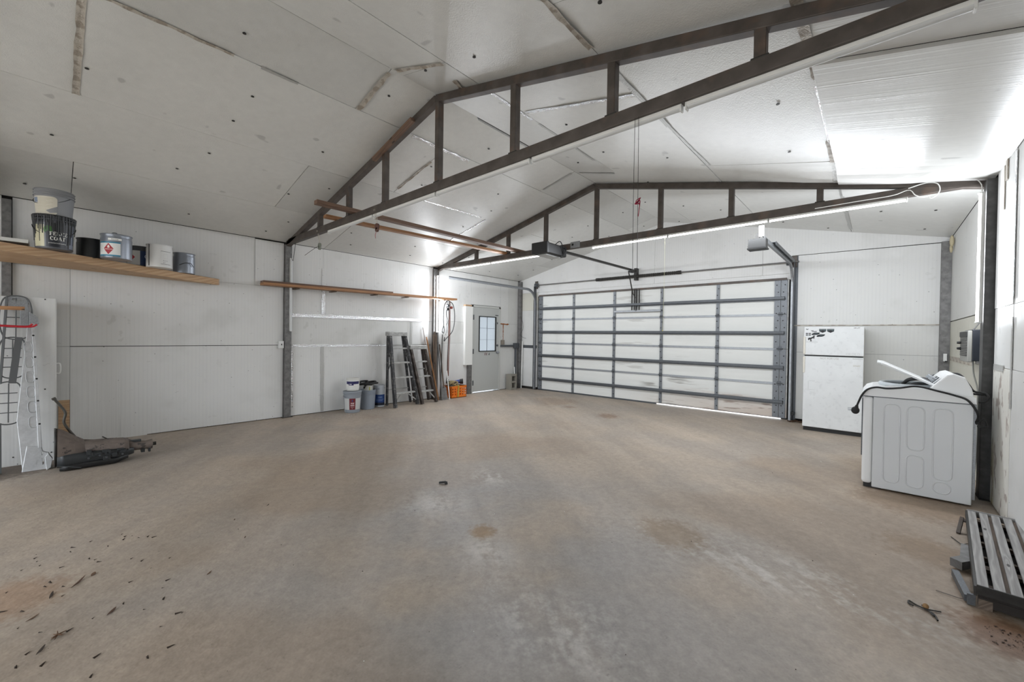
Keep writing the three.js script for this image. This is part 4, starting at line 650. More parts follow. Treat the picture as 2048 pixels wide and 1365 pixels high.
// ---------------------------------------------------------------- crate with straps
{
  const t = thing('milk_crate', 'orange plastic crate on the floor beside the side door', 'crate'), o = std(0xe8781e, .5), x0 = -7.32, x1 = -7.03, z0 = -5.90, z1 = -6.34, h = .265;
  function face(w, hh) { const s = new THREE.Shape([[0, 0], [w, 0], [w, hh], [0, hh]].map(p => new THREE.Vector2(...p))), nx = Math.round(w / .075), ny = 3; for (let i = 0; i < nx; i++) for (let k = 0; k < ny; k++) { const cx = (i + .5) * w / nx, cy = .05 + (k + .5) * (hh - .09) / ny, a = w / nx * .27, b = (hh - .09) / ny * .32; const q = new THREE.Path([[cx - a, cy - b], [cx - a, cy + b], [cx + a, cy + b], [cx + a, cy - b]].map(p => new THREE.Vector2(...p))); s.holes.push(q); } return strip(new THREE.ExtrudeGeometry(s, { depth: .006, bevelEnabled: false })); }
  for (const [x, lb] of [[x1, 1], [x0 + .006, 0]]) { const g = face(z0 - z1, h); g.rotateY(Math.PI / 2); g.translate(x - .006, 0, z0); mesh(t, 'side_grid', g, o); }
  for (const z of [z0 - .006, z1]) { const g = face(x1 - x0, h); g.translate(x0, 0, z); mesh(t, 'end_grid', g, o); }
  mesh(t, 'bottom', [box(x0, x1, 0, .012, z0, z1)], o); mesh(t, 'rim', [box(x0 - .006, x0 + .006, h - .02, h, z0, z1), box(x1 - .006, x1 + .008, h - .02, h, z0, z1), box(x0, x1, h - .02, h, z0 + .006, z0 - .006), box(x0, x1, h - .02, h, z1 + .006, z1 - .006)], o); finish(t);
  const s = thing('webbing_strap', 'tan and yellow webbing strap heaped in the orange crate', 'strap'); const r = rng(3); const pts = []; for (let i = 0; i < 34; i++) pts.push([-7.17 + (r() - .5) * .2, .2 + r() * .12 + (i > 20 ? .04 : 0), -6.05 + (r() - .5) * .26]); mesh(s, 'heap', [rope(pts, .017, 260, 5)], std(0x9a8a66, .85)); mesh(s, 'loose_end', [bar(V(-7.1, .27, -6.08), V(-7.015, .27, -6.10), .035, .004), bar(V(-7.017, .275, -6.10), V(-7.01, .02, -6.07), .035, .004, { up: V(1, 0, 0) })], std(0xb59a3c, .8), 'yellow strap end'); finish(s);
  const b = thing('blue_flashlight', 'blue and black work light lying on the straps in the orange crate', 'flashlight'); mesh(b, 'body', [rod(V(-7.22, .33, -6.12), V(-7.12, .35, -6.22), .035, .045, 16)], std(0x24408c, .45)); mesh(b, 'head', [rod(V(-7.12, .35, -6.22), V(-7.07, .355, -6.27), .055, .06, 20)], M.black); finish(b);
  const w = thing('grey_cloth', 'dark rag draped in the left half of the orange crate', 'cloth'); mesh(w, 'folds', [sph(-7.2, .27, -5.99, .07, 1, .7, 1.1, 10), sph(-7.12, .25, -5.96, .05, 1, .8, 1, 10), sph(-7.22, .34, -5.95, .05, .9, .8, 1, 10)], std(0x4a4640, .95)); finish(w);
}
// ---------------------------------------------------------------- by the corner: cinder block, conduit, pipe
{
  const b = thing('cinder_block', 'grey concrete block standing on end by the corner column', 'block'), g = std(0x8e8a80, .95, { bumpMap: floorBump.clone(), bumpScale: .004 });
  const s = new THREE.Shape([[0, 0], [.2, 0], [.2, .4], [0, .4]].map(p => new THREE.Vector2(...p))); for (const y of [.045, .22]) s.holes.push(new THREE.Path([[.035, y], [.035, y + .135], [.165, y + .135], [.165, y]].map(p => new THREE.Vector2(...p))));
  const e = strip(new THREE.ExtrudeGeometry(s, { depth: .19, bevelEnabled: true, bevelSize: .004, bevelThickness: .004, bevelSegments: 1 })); e.rotateY(Math.PI / 2 - .12); e.translate(L + .06, .005, -7.97); mesh(b, 'block', e, g); finish(b);
  const c = thing('conduit_run', 'grey electrical conduit bending down the wall by the corner', 'conduit'); mesh(c, 'pipe', [bar(V(L + .03, 1.145, -7.78), V(L + .03, 1.145, -8.34), .045, .05, { bevel: .01 }), bar(V(L + .03, 1.12, -8.36), V(L + .03, .02, -8.36), .045, .05, { bevel: .01 })], M.galvDark); mesh(c, 'junction_box', [box(L + .002, L + .08, 1.08, 1.22, -8.28, -8.44, .006)], M.galvDark); mesh(c, 'outlet_box', [box(L + .002, L + .05, 1.18, 1.3, -7.80, -7.9, .005)], std(0x8a8276, .6)); finish(c);
  const p = thing('white_pipe', 'thin white pipe standing in the corner right of the column', 'pipe'); mesh(p, 'pipe', [rod(V(L + .16, .0, -8.46), V(L + .15, 1.27, -8.50), .014)], M.white); finish(p);
  const q = thing('white_pipe', 'short white pipe leaning beside the cinder block', 'pipe'); mesh(q, 'pipe', [rod(V(L + .12, .0, -8.28), V(L + .07, .58, -8.27), .013)], M.white); finish(q);
  const w = thing('loose_wire', 'black wire dangling from the corner column', 'wire'); mesh(w, 'wire', [rope([[L + .11, 1.95, -8.44], [L + .17, 1.8, -8.47], [L + .18, 1.6, -8.48], [L + .12, 1.45, -8.44], [L + .2, 1.37, -8.48], [L + .28, 1.35, -8.5]], .004)], M.black); finish(w);
  const k = thing('switch_box', 'pale electrical switch box on the left wall beside the nearer column', 'switch'); mesh(k, 'box', [box(L + .003, L + .055, 1.15, 1.27, -2.47, -2.545, .005)], M.whitePlastic); mesh(k, 'toggle', [box(L + .055, L + .068, 1.2, 1.225, -2.503, -2.512)], M.black); finish(k);
  const v = thing('lamp_wire', 'thin wire curling from the nearer truss heel to the unlit upright tube', 'wire'); mesh(v, 'wire', [rope([[-7.0, 2.85, Z1], [-7.02, 2.7, Z1 + .01], [-7.1, 2.58, Z1], [-7.22, 2.62, Z1 - .03], [L + .09, 2.645, Z1 - .03]], .004)], M.darkMetal); finish(v);
}
// ---------------------------------------------------------------- refrigerator
{
  const t = thing('refrigerator', 'white top-freezer refrigerator with stickers against the back wall', 'refrigerator');
  const x0 = -.86, x1 = -.145, zf = -7.83, zb = D + .03, scuffed = std(0xffffff, .4, { map: tex(256, 256, (u, v) => { const k = 1 - .05 * fbm(N1, u, v, 6, 4) - .03 * smooth(.6, .76, fbm(N2, u, v, 20, 4)); return [226 * k, 228 * k, 228 * k]; }, { per: [.8, .8] }) });
  mesh(t, 'body', [box(x0 + .004, x1 - .004, .05, 1.60, zf - .055, zb, .006)], std(0xd4d3cc, .45)); mesh(t, 'kick_plate', [box(x0 + .01, x1 - .01, .0, .055, zf - .03, zf - .10)], M.black); 
  const fz = mesh(t, 'freezer_door', [box(x0, x1, 1.178, 1.612, zf - .05, zf, .008)], scuffed); const dr = mesh(t, 'lower_door', [box(x0, x1, .062, 1.158, zf - .05, zf, .008)], scuffed);
  mesh(t, 'door_gasket', [box(x0 + .008, x1 - .008, 1.15, 1.185, zf - .056, zf - .03)], M.black);
  mesh(fz, 'handle', [box(x0 - .006, x0 + .02, 1.19, 1.46, zf - .02, zf + .014, .005)], std(0xd9d4c8, .4)); mesh(dr, 'handle', [box(x0 - .006, x0 + .02, .90, 1.15, zf - .02, zf + .014, .005)], std(0xd9d4c8, .4));
  // flat vinyl stickers: outlines in metres from the freezer door's top left corner
  const ink = std(0x17191b, .5), slate = std(0x3d4a4e, .5), Z = zf + .0005;
  const cut = (pts, m, parent = fz, z = Z) => { const g = poly(pts.map(p => [x0 + p[0], 1.612 - p[1]]), .0012); g.translate(0, 0, z); mesh(parent, 'sticker', g, m); };
  const shield = ox => { cut([[ox, .03], [ox + .088, .03], [ox + .086, .07], [ox + .044, .092], [ox + .002, .07]], slate); cut([[ox + .006, .066], [ox + .03, .058], [ox + .044, .05], [ox + .058, .058], [ox + .082, .066], [ox + .044, .088]], ink, fz, Z + .001); cut([[ox + .004, .036], [ox + .084, .036], [ox + .084, .039], [ox + .004, .039]], M.whitePlastic, fz, Z + .001); };
  shield(.187); shield(.283);
  const badge = (ox, oy) => { cut([[ox, oy + .032], [ox + .012, oy + .014], [ox + .04, oy], [ox + .104, oy], [ox + .108, oy + .008], [ox + .092, oy + .026], [ox + .07, oy + .036], [ox + .01, oy + .04]], ink); cut([[ox + .02, oy + .03], [ox + .05, oy + .01], [ox + .095, oy + .01], [ox + .07, oy + .026]], slate, fz, Z + .001); };
  badge(.093, .088); badge(.155, .115);
  cut([[.085, .058], [.118, .052], [.118, .06], [.088, .064]], ink); cut([[.098, .07], [.158, .066], [.16, .076], [.1, .08]], ink);
  cut([[.02, .028], [.03, .028], [.038, .036], [.044, .036], [.05, .028], [.058, .028], [.046, .045], [.034, .045]], ink);
  for (const ox of [.022, .058]) { cut([[ox, .095], [ox + .03, .095], [ox + .03, .104], [ox, .104]], ink); cut([[ox, .128], [ox + .03, .128], [ox + .03, .136], [ox, .136]], ink); cut([[ox + .004, .1], [ox + .012, .1], [ox + .012, .132], [ox + .004, .132]], ink); cut([[ox + .02, .1], [ox + .027, .1], [ox + .027, .132], [ox + .02, .132]], ink); }
  cut([[.052, .2], [.05, .18], [.062, .168], [.084, .166], [.1, .158], [.112, .15], [.118, .142], [.11, .137], [.12, .134], [.134, .136], [.142, .146], [.132, .15], [.128, .158], [.138, .166], [.128, .176], [.126, .19], [.12, .186], [.12, .174], [.108, .178], [.092, .19], [.096, .214], [.1, .224], [.074, .224], [.082, .214], [.078, .194], [.07, .194], [.066, .206], [.072, .21], [.06, .206]], ink);
  const print = (w, h, cx, cy, parent, draw, pw = 512) => { const g = new THREE.PlaneGeometry(w, h); g.translate(x0 + cx, 1.612 - cy, zf + .0012); mesh(parent, 'lettering', g, printed(pw, Math.round(pw * h / w), draw, .45)); };
  print(.15, .022, .63, .018, fz, (c, w, h) => { c.fillStyle = '#e0e1e0'; c.fillRect(0, 0, w, h); c.fillStyle = '#101214'; c.font = 'bold italic 62px sans-serif'; c.textAlign = 'center'; c.fillText('AIR LIFT', w / 2, h * .86); });
  const bg = '#dcdedd';
  print(.26, .05, .32, .482, dr, (c, w, h) => { c.fillStyle = bg; c.fillRect(0, 0, w, h); c.fillStyle = '#a9a6a2'; c.font = '74px sans-serif'; c.textAlign = 'center'; c.fillText('NOT FOR USE', w / 2, h * .76); });
  print(.1, .03, .64, .58, dr, (c, w, h) => { c.fillStyle = bg; c.fillRect(0, 0, w, h); c.fillStyle = '#a89f8a'; c.font = '90px sans-serif'; c.textAlign = 'center'; c.fillText('START', w / 2, h * .76); }, 300);
  print(.12, .018, .65, .474, dr, (c, w, h) => { c.fillStyle = bg; c.fillRect(0, 0, w, h); c.fillStyle = '#8d8f8e'; for (let i = 0; i < 9; i++) c.fillRect(10 + i * 55, 14 + (i % 2) * 6, 38, 30); });
  print(.17, .03, .6, .405, fz, (c, w, h) => { c.fillStyle = bg; c.fillRect(0, 0, w, h); c.strokeStyle = '#a5a5a8'; c.lineWidth = 6; for (let i = 0; i < 5; i++) c.strokeRect(10 + i * 95, 10, 70 - (i % 2) * 30, h - 24); });
  print(.15, .02, .1, .235, fz, (c, w, h) => { c.fillStyle = bg; c.fillRect(0, 0, w, h); c.fillStyle = '#b2b3b2'; for (let i = 0; i < 12; i++) c.fillRect(8 + i * 42, 12, 24, 36); });
  { const m = std(0x9fa09c, .6); mesh(dr, 'tape_outline', [box(x0 + .07, x0 + .15, .775, .777, zf, zf + .001), box(x0 + .07, x0 + .15, .64, .642, zf, zf + .001), box(x0 + .066, x0 + .068, .64, .77, zf, zf + .001)], m); }
  finish(t);
}
// ---------------------------------------------------------------- washing machine
{
  const t = thing('washing_machine', 'white top-loading washing machine with its lid raised, right wall', 'washing machine');
  const x0 = -.02, x1 = .62, zn = -5.20, zf = -5.88, W = M.enamel, side = std(0xd6d8d9, .4);
  // cabinet with pressed ribs on the near side
  mesh(t, 'cabinet', [box(x0, x1, .014, .873, zf, zn, .008)], side);
  mesh(t, 'front_panel', [box(x0 - .075, x0 + .001, .04, .878, zf, zn, .028)], W);
  mesh(t, 'front_trim', [box(x0 - .082, x0 - .07, .3, .85, zf + .05, zn - .02)], M.galvDark);
  mesh(t, 'foot_skirt', [box(x0 - .06, x0 + .05, .004, .06, zf + .02, zn - .02)], M.black); for (const [fx, fz] of [[x0 + .05, zn - .06], [x1 - .05, zn - .06], [x0 + .05, zf + .06], [x1 - .05, zf + .06]]) mesh(t, 'foot', [rod(V(fx, 0, fz), V(fx, .04, fz), .02)], M.black);
  function rib(ax, bx, ay, by, r, open) { const p = []; const arc = (cx, cy, a0, a1) => { for (let i = 0; i <= 6; i++) { const a = a0 + (a1 - a0) * i / 6; p.push([cx + r * Math.cos(a), cy + r * Math.sin(a), zn + .001]); } }; arc(bx - r, by - r, 0, Math.PI / 2); arc(ax + r, by - r, Math.PI / 2, Math.PI); arc(ax + r, ay + r, Math.PI, Math.PI * 1.5); arc(bx - r, ay + r, -Math.PI / 2, 0); return rope(p, .0055, 120, 6, true); }
  mesh(t, 'pressed_rib', [rib(.06, .165, .09, .82, .04)], side); mesh(t, 'pressed_rib', [rib(.215, .325, .42, .815, .04)], side); mesh(t, 'pressed_rib', [rib(.215, .325, .08, .37, .04)], side); mesh(t, 'pressed_rib', [rib(.385, .5, .19, .815, .04)], side); mesh(t, 'pressed_rib', [rib(.39, .495, .07, .17, .045)], side);
  // top deck: a rounded side profile swept across, higher in the middle, with the tub opening beyond
  const prof = [[x0 - .085, .88], [x0 - .085, .90], [x0 - .06, .94], [x0 - .01, .962], [.1, .985], [.3, .985], [.42, .97], [x1 + .01, .935], [x1 + .015, .88]];
  const hole = (a, b) => { const g = poly(prof, b - a, 0); g.translate(0, 0, a); return g; };
  mesh(t, 'top_deck', [hole(zn - .10, zn + .004), hole(zf - .004, zf + .08), (() => { const g = poly([[x0 - .085, .88], [x0 - .085, .9], [x0 - .06, .94], [x0 - .01, .962], [.06, .975], [.06, .88]], zn - zf - .18); g.translate(0, 0, zf + .08); return g; })(), (() => { const g = poly([[.40, .88], [.40, .975], [x1 + .01, .935], [x1 + .015, .88]], zn - zf - .18); g.translate(0, 0, zf + .08); return g; })()], W);
  mesh(t, 'deck_seam', [box(x0 - .07, x1, .872, .882, zf + .003, zn - .002)], M.galvDark);
  { const g = strip(new THREE.CylinderGeometry(.24, .22, .4, 40, 1, true)); g.translate(.23, .74, (zn + zf) / 2); const m = M.galv.clone(); m.side = THREE.DoubleSide; mesh(t, 'drum', g, m); }
  { const g = new THREE.TorusGeometry(.235, .022, 10, 48); g.rotateX(Math.PI / 2); g.scale(.85, 1, 1.1); g.translate(.23, .985, (zn + zf) / 2); mesh(t, 'tub_ring', [strip(g)], std(0xcfd6da, .25)); }
  mesh(t, 'drain_hose', [rope([[.2, .98, -5.7], [.24, 1.03, -5.62], [.33, 1.045, -5.6], [.42, 1.03, -5.62], [.48, 1.05, -5.66]], .017), rope([[.22, .97, -5.5], [.28, 1.005, -5.45], [.36, 1.0, -5.48]], .015)], std(0x4a4a4a, .6), 'grey ribbed hose across the tub');
  // lid, raised to a low angle
  const lid = mesh(t, 'lid', [bar(V(.41, 1.0, (zn + zf) / 2), V(.03, 1.195, (zn + zf) / 2), .56, .022, { bevel: .01 }), bar(V(.05, 1.19, (zn + zf) / 2), V(.0, 1.2, (zn + zf) / 2), .54, .016, { bevel: .007 })], new THREE.MeshPhysicalMaterial({ color: 0xeef1f2, roughness: .25, clearcoat: .5 }));
  // control console: wedge with knobs and dials
  const con = [[.36, .975], [.47, 1.105], [.50, 1.115], [.56, 1.09], [.60, 1.0], [.615, .93], [.40, .95]];
  const cg = poly(con, zn - zf - .09, .012); cg.translate(0, 0, zf + .04); const c = mesh(t, 'console', cg, W);
  const n = V(-.13, .11, 0).normalize(), pc = z => V(.405, 1.045, z).addScaledVector(n, .016);
  for (const z of [-5.32, -5.46, -5.74]) mesh(c, 'dial_plate', [bar(pc(z).add(V(-.02, -.024, 0)), pc(z).add(V(.025, .03, 0)), .06, .006, { up: n })], M.galvDark), mesh(c, 'knob', [rod(pc(z), pc(z).addScaledVector(n, .03), .022, .018, 18)], M.galv, 'chrome control knob');
  mesh(t, 'rear_panel', [box(x1, x1 + .02, .06, .87, zf + .02, zn - .02)], M.galv);
  // loose power cord with plug, lying over the deck
  const cord = mesh(t, 'power_cord', [rope([[.63, .70, -5.24], [.645, .78, -5.19], [.62, .85, -5.17], [.575, .915, -5.175], [.50, .945, -5.18], [.40, .972, -5.185], [.31, .995, -5.19], [.25, .998, -5.19], [.16, .975, -5.192], [.07, .962, -5.186], [0.0, .968, -5.18], [-.06, .945, -5.165], [-.1, .89, -5.155], [-.125, .82, -5.15], [-.14, .77, -5.15]], .0085, 140, 8)], M.rubber, 'black power cord draped along the top edge');
  mesh(cord, 'plug', [sph(-.148, .735, -5.15, .034, .95, 1.05, .7, 14), rod(V(-.143, .75, -5.15), V(-.137, .785, -5.15), .02, .011)], M.rubber, 'black plug'); mesh(cord, 'prong', [box(-.205, -.175, .752, .757, -5.155, -5.145), box(-.203, -.175, .728, .733, -5.155, -5.145), rod(V(-.205, .742, -5.14), V(-.175, .742, -5.14), .0035)], M.galv);
  mesh(t, 'water_hoses', [rope([[.50, 1.12, -5.42], [.55, 1.115, -5.35], [.6, 1.03, -5.3], [.63, .98, -5.3], [.69, .97, -5.3], [.71, .94, -5.28], [.69, .9, -5.28], [.655, .89, -5.28]], .009, 90), rope([[.62, .955, -5.33], [.68, .955, -5.34], [.7, .965, -5.3], [.66, .975, -5.3]], .009), rope([[.635, .71, -5.22], [.68, .76, -5.21], [.695, .7, -5.2], [.64, .695, -5.2]], .008)], M.rubber, 'black hoses and cable behind the console');
  finish(t);
}
// ---------------------------------------------------------------- air conditioner in the right wall
{
  const t = thing('air_conditioner', 'small dark window air conditioner set in the right wall above the washer', 'air conditioner'), x0 = .655, zn = -5.95, zf = -6.42;
  mesh(t, 'case', [box(x0 + .03, R - .004, 1.22, 1.53, zf, zn, .008)], std(0x161b25, .4), 'dark navy case side'); mesh(t, 'front_bezel', [box(x0, x0 + .032, 1.21, 1.52, zf, zn + .004, .008)], std(0x8e8d88, .5));
  for (let i = 0; i < 12; i++) mesh(t, 'louvre', [box(x0 - .006, x0 + .004, 1.27 + i * .0165, 1.277 + i * .0165, zf + .04, zn - .02)], M.black);
  for (const y of [1.34, 1.40]) mesh(t, 'knob', [rod(V(x0 - .03, y, -6.36), V(x0, y, -6.36), .012, .016)], M.black); mesh(t, 'control_strip', [box(x0 - .008, x0 + .002, 1.46, 1.51, zf + .02, zn - .01)], M.black);
  mesh(t, 'support', [rod(V(x0 + .05, 1.52, -6.1), V(R - .004, 1.63, -6.08), .006), box(x0 + .06, R - .004, 1.20, 1.222, zn - .05, zn + .01)], M.greySteel);
  mesh(t, 'power_cable', [rope([[x0 + .05, 1.22, -6.05], [x0 + .055, 1.1, -6.03], [x0 + .08, .95, -6.0], [.735, .8, -5.98], [.74, .6, -5.98], [.735, .35, -5.97], [.72, .1, -5.95], [.70, .012, -5.9]], .006)], std(0x8f8f8a, .6), 'grey power cable'); finish(t);
  const f = thing('wood_board', 'white painted board edge along the right-hand column, beside the upright tube', 'board'); mesh(f, 'board', [box(.715, R - .002, .42, 2.80, -5.69, -5.76)], M.white); mesh(f, 'raw_edge', [box(.712, .74, 1.12, 1.2, -5.68, -5.7)], M.pine); finish(f);
  const o = thing('outlet_box', 'small pale outlet box on the right corner column', 'outlet'); mesh(o, 'box', [box(.70, .735, 1.13, 1.24, -8.40, -8.452, .004)], M.whitePlastic); mesh(o, 'plug', [box(.715, .74, 1.12, 1.14, -8.39, -8.41)], M.black); finish(o);
  const c = thing('extension_cable', 'white cord looped over the right end of the farther truss', 'cord'); mesh(c, 'loop', [rope([[-.55, 2.875, Z2 + .05], [-.2, 2.88, Z2 + .05], [.1, 2.885, Z2 + .05], [.21, 2.91, Z2 + .05], [.25, 2.85, Z2 + .06], [.31, 2.815, Z2 + .06], [.36, 2.83, Z2 + .05]], .0045), rope([[.2, 2.93, Z2 + .045], [.33, 2.955, Z2 + .04], [.40, 2.93, Z2 + .05], [.42, 2.87, Z2 + .05], [.40, 2.82, Z2 + .05], [.36, 2.80, Z2 + .04], [.345, 2.83, Z2 + .04]], .005), rope([[.42, 2.955, Z2 + .02], [.55, 2.955, Z2 + .03], [.64, 2.92, Z2 + .05], [.68, 2.85, Z2 + .08], [.685, 2.78, Z2 + .095]], .004)], M.white); finish(c);
}
// ---------------------------------------------------------------- slatted pallet with scrap metal under its edge
{
  const t = thing('slatted_pallet', 'weathered grey slatted platform lying by the right wall', 'pallet');
  const yaw = -.085, O = V(.415, 0, -3.235), ux = V(Math.cos(yaw), 0, Math.sin(yaw) * -1), uz = V(-Math.sin(yaw), 0, -Math.cos(yaw));
  const Pp = (a, y, b) => O.clone().addScaledVector(ux, a).addScaledVector(uz, b).setY(y), Lz = 1.42, Wd = .335 * 1.0, top = .125;
  // slats run away from the viewer
  const n = 6, pitch = .0575; for (let i = 0; i < n; i++) { const a = .02 + i * pitch; mesh(t, 'slat', [bar(Pp(a, top - .006 + (rnd() - .5) * .002, .012), Pp(a, top - .006, Lz - .012), .041, .014, { bevel: .003 })], M.greyWood); }
  mesh(t, 'front_fascia', [bar(Pp(-.004, top - .02, .003), Pp(Wd, top - .02, .003), .01, .05, { bevel: .003 })], std(0x8a8a88, .35, { map: greySteelTex, metalness: .5 })); mesh(t, 'rear_fascia', [bar(Pp(-.004, top - .02, Lz), Pp(Wd, top - .02, Lz), .01, .05)], M.greyWood); mesh(t, 'side_rail', [bar(Pp(-.006, top - .03, 0), Pp(-.006, top - .03, Lz), .012, .05)], M.darkMetal);
  for (const b of [.1, .38, .55, .82, 1.0, 1.3]) mesh(t, 'cross_member', [bar(Pp(0, top - .04, b), Pp(Wd, top - .04, b), b % .3 < .15 ? .06 : .03, .02)], M.oldWood);
  for (const a of [.106, .221]) mesh(t, 'stringer', [bar(Pp(a, top - .022, .02), Pp(a, top - .022, Lz - .02), .03, .016)], M.oldWood);
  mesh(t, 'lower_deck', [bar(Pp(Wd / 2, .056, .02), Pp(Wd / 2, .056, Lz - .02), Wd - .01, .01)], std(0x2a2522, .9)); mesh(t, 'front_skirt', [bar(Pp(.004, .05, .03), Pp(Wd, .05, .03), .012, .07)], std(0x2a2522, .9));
  for (const [a, b] of [[.03, .06], [.26, .06], [.03, .7], [.26, .7], [.03, 1.34], [.22, 1.34]]) mesh(t, 'foot_block', [bar(Pp(a, .026, b - .04), Pp(a, .026, b + .04), .05, .05)], M.oldWood);
  finish(t);
  const s = (lb, geos, mat, nm = 'metal_bracket') => { const k = thing(nm, lb, 'scrap metal', 'scrap poking out beside the pallet'); geos.forEach(g => mesh(k, 'piece', g, mat)); finish(k); };
  s('bent grey channel lying along the near left edge of the pallet', [bar(Pp(-.03, .022, .05), Pp(-.075, .03, .34), .03, .035)], M.galvDark);
  s('square steel tube end sticking out beside the middle of the pallet', [bar(Pp(-.012, .045, .55), Pp(-.07, .04, .46), .06, .05), bar(Pp(-.03, .05, .5), Pp(-.02, .075, .75), .05, .008)], M.greySteel);
  s('small rusty hinge standing at the far left corner of the pallet', [bar(Pp(-.05, .005, 1.18), Pp(-.03, .1, 1.27), .02, .02), bar(Pp(-.03, .09, 1.27), Pp(-.01, .08, 1.25), .02, .012)], M.steel);
  s('upright grey metal plate end at the near left corner of the pallet', [bar(Pp(-.02, .003, .03), Pp(-.02, .06, .03), .015, .03)], M.galvDark);
  const w = thing('wire_scrap', 'thin rusty wire sticking out from under the pallet onto the floor', 'wire', 'wires on the floor by the pallet'); mesh(w, 'wire', [rope([[.27, .005, -3.31], [.32, .006, -3.30], [.37, .01, -3.29], [.41, .03, -3.3]], .0022)], M.steel); finish(w);
  const w2 = thing('wire_scrap', 'forked wire twig on the floor left of the pallet edge', 'wire', 'wires on the floor by the pallet'); mesh(w2, 'wire', [rope([[.42, .004, -4.30], [.455, .01, -4.17], [.47, .012, -4.1]], .003), rope([[.455, .01, -4.17], [.5, .02, -4.2]], .002)], M.darkMetal); finish(w2);
  const h = thing('tarp_strap', 'black hooked strap with a tan ball lying on the floor near the pallet', 'strap'); mesh(h, 'hooks', [rope([[.165, .006, -3.03], [.15, .006, -3.045], [.152, .006, -3.075], [.18, .006, -3.05], [.215, .008, -3.03], [.24, .008, -3.005], [.25, .006, -2.955]], .0042), rope([[.2, .01, -3.06], [.225, .008, -3.02], [.24, .008, -2.985]], .0035), rope([[.21, .006, -3.035], [.27, .006, -3.06]], .0035)], M.darkMetal); mesh(h, 'ball', [sph(.213, .017, -3.045, .013, 1, 1.1, 1, 10)], std(0x8a6a44, .7), 'tan ball end'); finish(h);
}
// ---------------------------------------------------------------- pulleys and cords hanging from the trusses
{
  const p = (lb, x, y, m, name) => { const t = thing(name, lb, 'pulley', 'pulleys under the nearer truss'); mesh(t, 'sheave', [rod(V(x, y, Z1 + .012), V(x, y, Z1 - .012), .036, .036, 18), rod(V(x, y - .04, Z1 + .012), V(x, y - .04, Z1 - .012), .026, .026, 18)], m); mesh(t, 'cord', [rope([[x - .012, y + .03, Z1], [x - .01, 2.8, Z1 + .01], [x - .015, 2.9, Z1 + .04]], .0028), rope([[x + .012, y + .03, Z1], [x + .016, 2.8, Z1 + .01], [x + .01, 2.9, Z1 + .04]], .0028)], std(0xb5afa4, .8)); return t; };
  const a = p('grey-green pulley hanging at the left end of the nearer truss', -6.11, 2.69, std(0x80857a, .6), 'rope_pulley'); mesh(a, 'loose_cord', [rope([[-6.13, 2.69, Z1], [-6.25, 2.62, Z1 + .06], [-6.38, 2.56, Z1 + .1]], .003)], M.darkMetal); finish(a);
  const b = p('brown pulley with red string hanging under the nearer truss', -4.52, 2.70, std(0x5d4038, .6), 'rope_pulley'); mesh(b, 'red_string', [rope([[-4.52, 2.66, Z1], [-4.54, 2.6, Z1 + .01], [-4.55, 2.56, Z1]], .003)], std(0xa23a48, .8)); finish(b);
  const c = thing('knotted_rope', 'thin cord with a red knot hanging from the nearer truss in mid air', 'cord'); mesh(c, 'cord', [rope([[-1.20, 2.86, Z1 + .036], [-1.195, 2.5, Z1 + .04], [-1.19, 1.83, Z1 + .04]], .0016), rope([[-1.225, 2.86, Z1 + .036], [-1.225, 2.4, Z1 + .04], [-1.222, 1.83, Z1 + .04]], .0016)], M.darkMetal);
  const r = rng(17), pts = []; for (let i = 0; i < 18; i++) pts.push([-1.19 + (r() - .5) * .04, 2.30 + (r() - .5) * .05, Z1 + .04 + (r() - .5) * .04]); pts.push([-1.185, 2.24, Z1 + .04], [-1.19, 2.2, Z1 + .04]); mesh(c, 'red_knot', [rope(pts, .0028, 160, 5)], std(0x9a2a44, .8), 'tangled red string'); finish(c);
  const d = thing('pull_cord', 'thin pale pull cord hanging below the lit tubes before the garage door', 'cord'); mesh(d, 'cord', [rope([[-2.24, 2.82, Z2 + .03], [-2.24, 2.2, Z2 + .03], [-2.25, 1.52, Z2 + .03]], .0013)], std(0xd8d6b0, .7)); mesh(d, 'tip', [sph(-2.25, 1.51, Z2 + .03, .006, 1, 1.6, 1, 8)], std(0xc9b84a, .6)); finish(d);
}
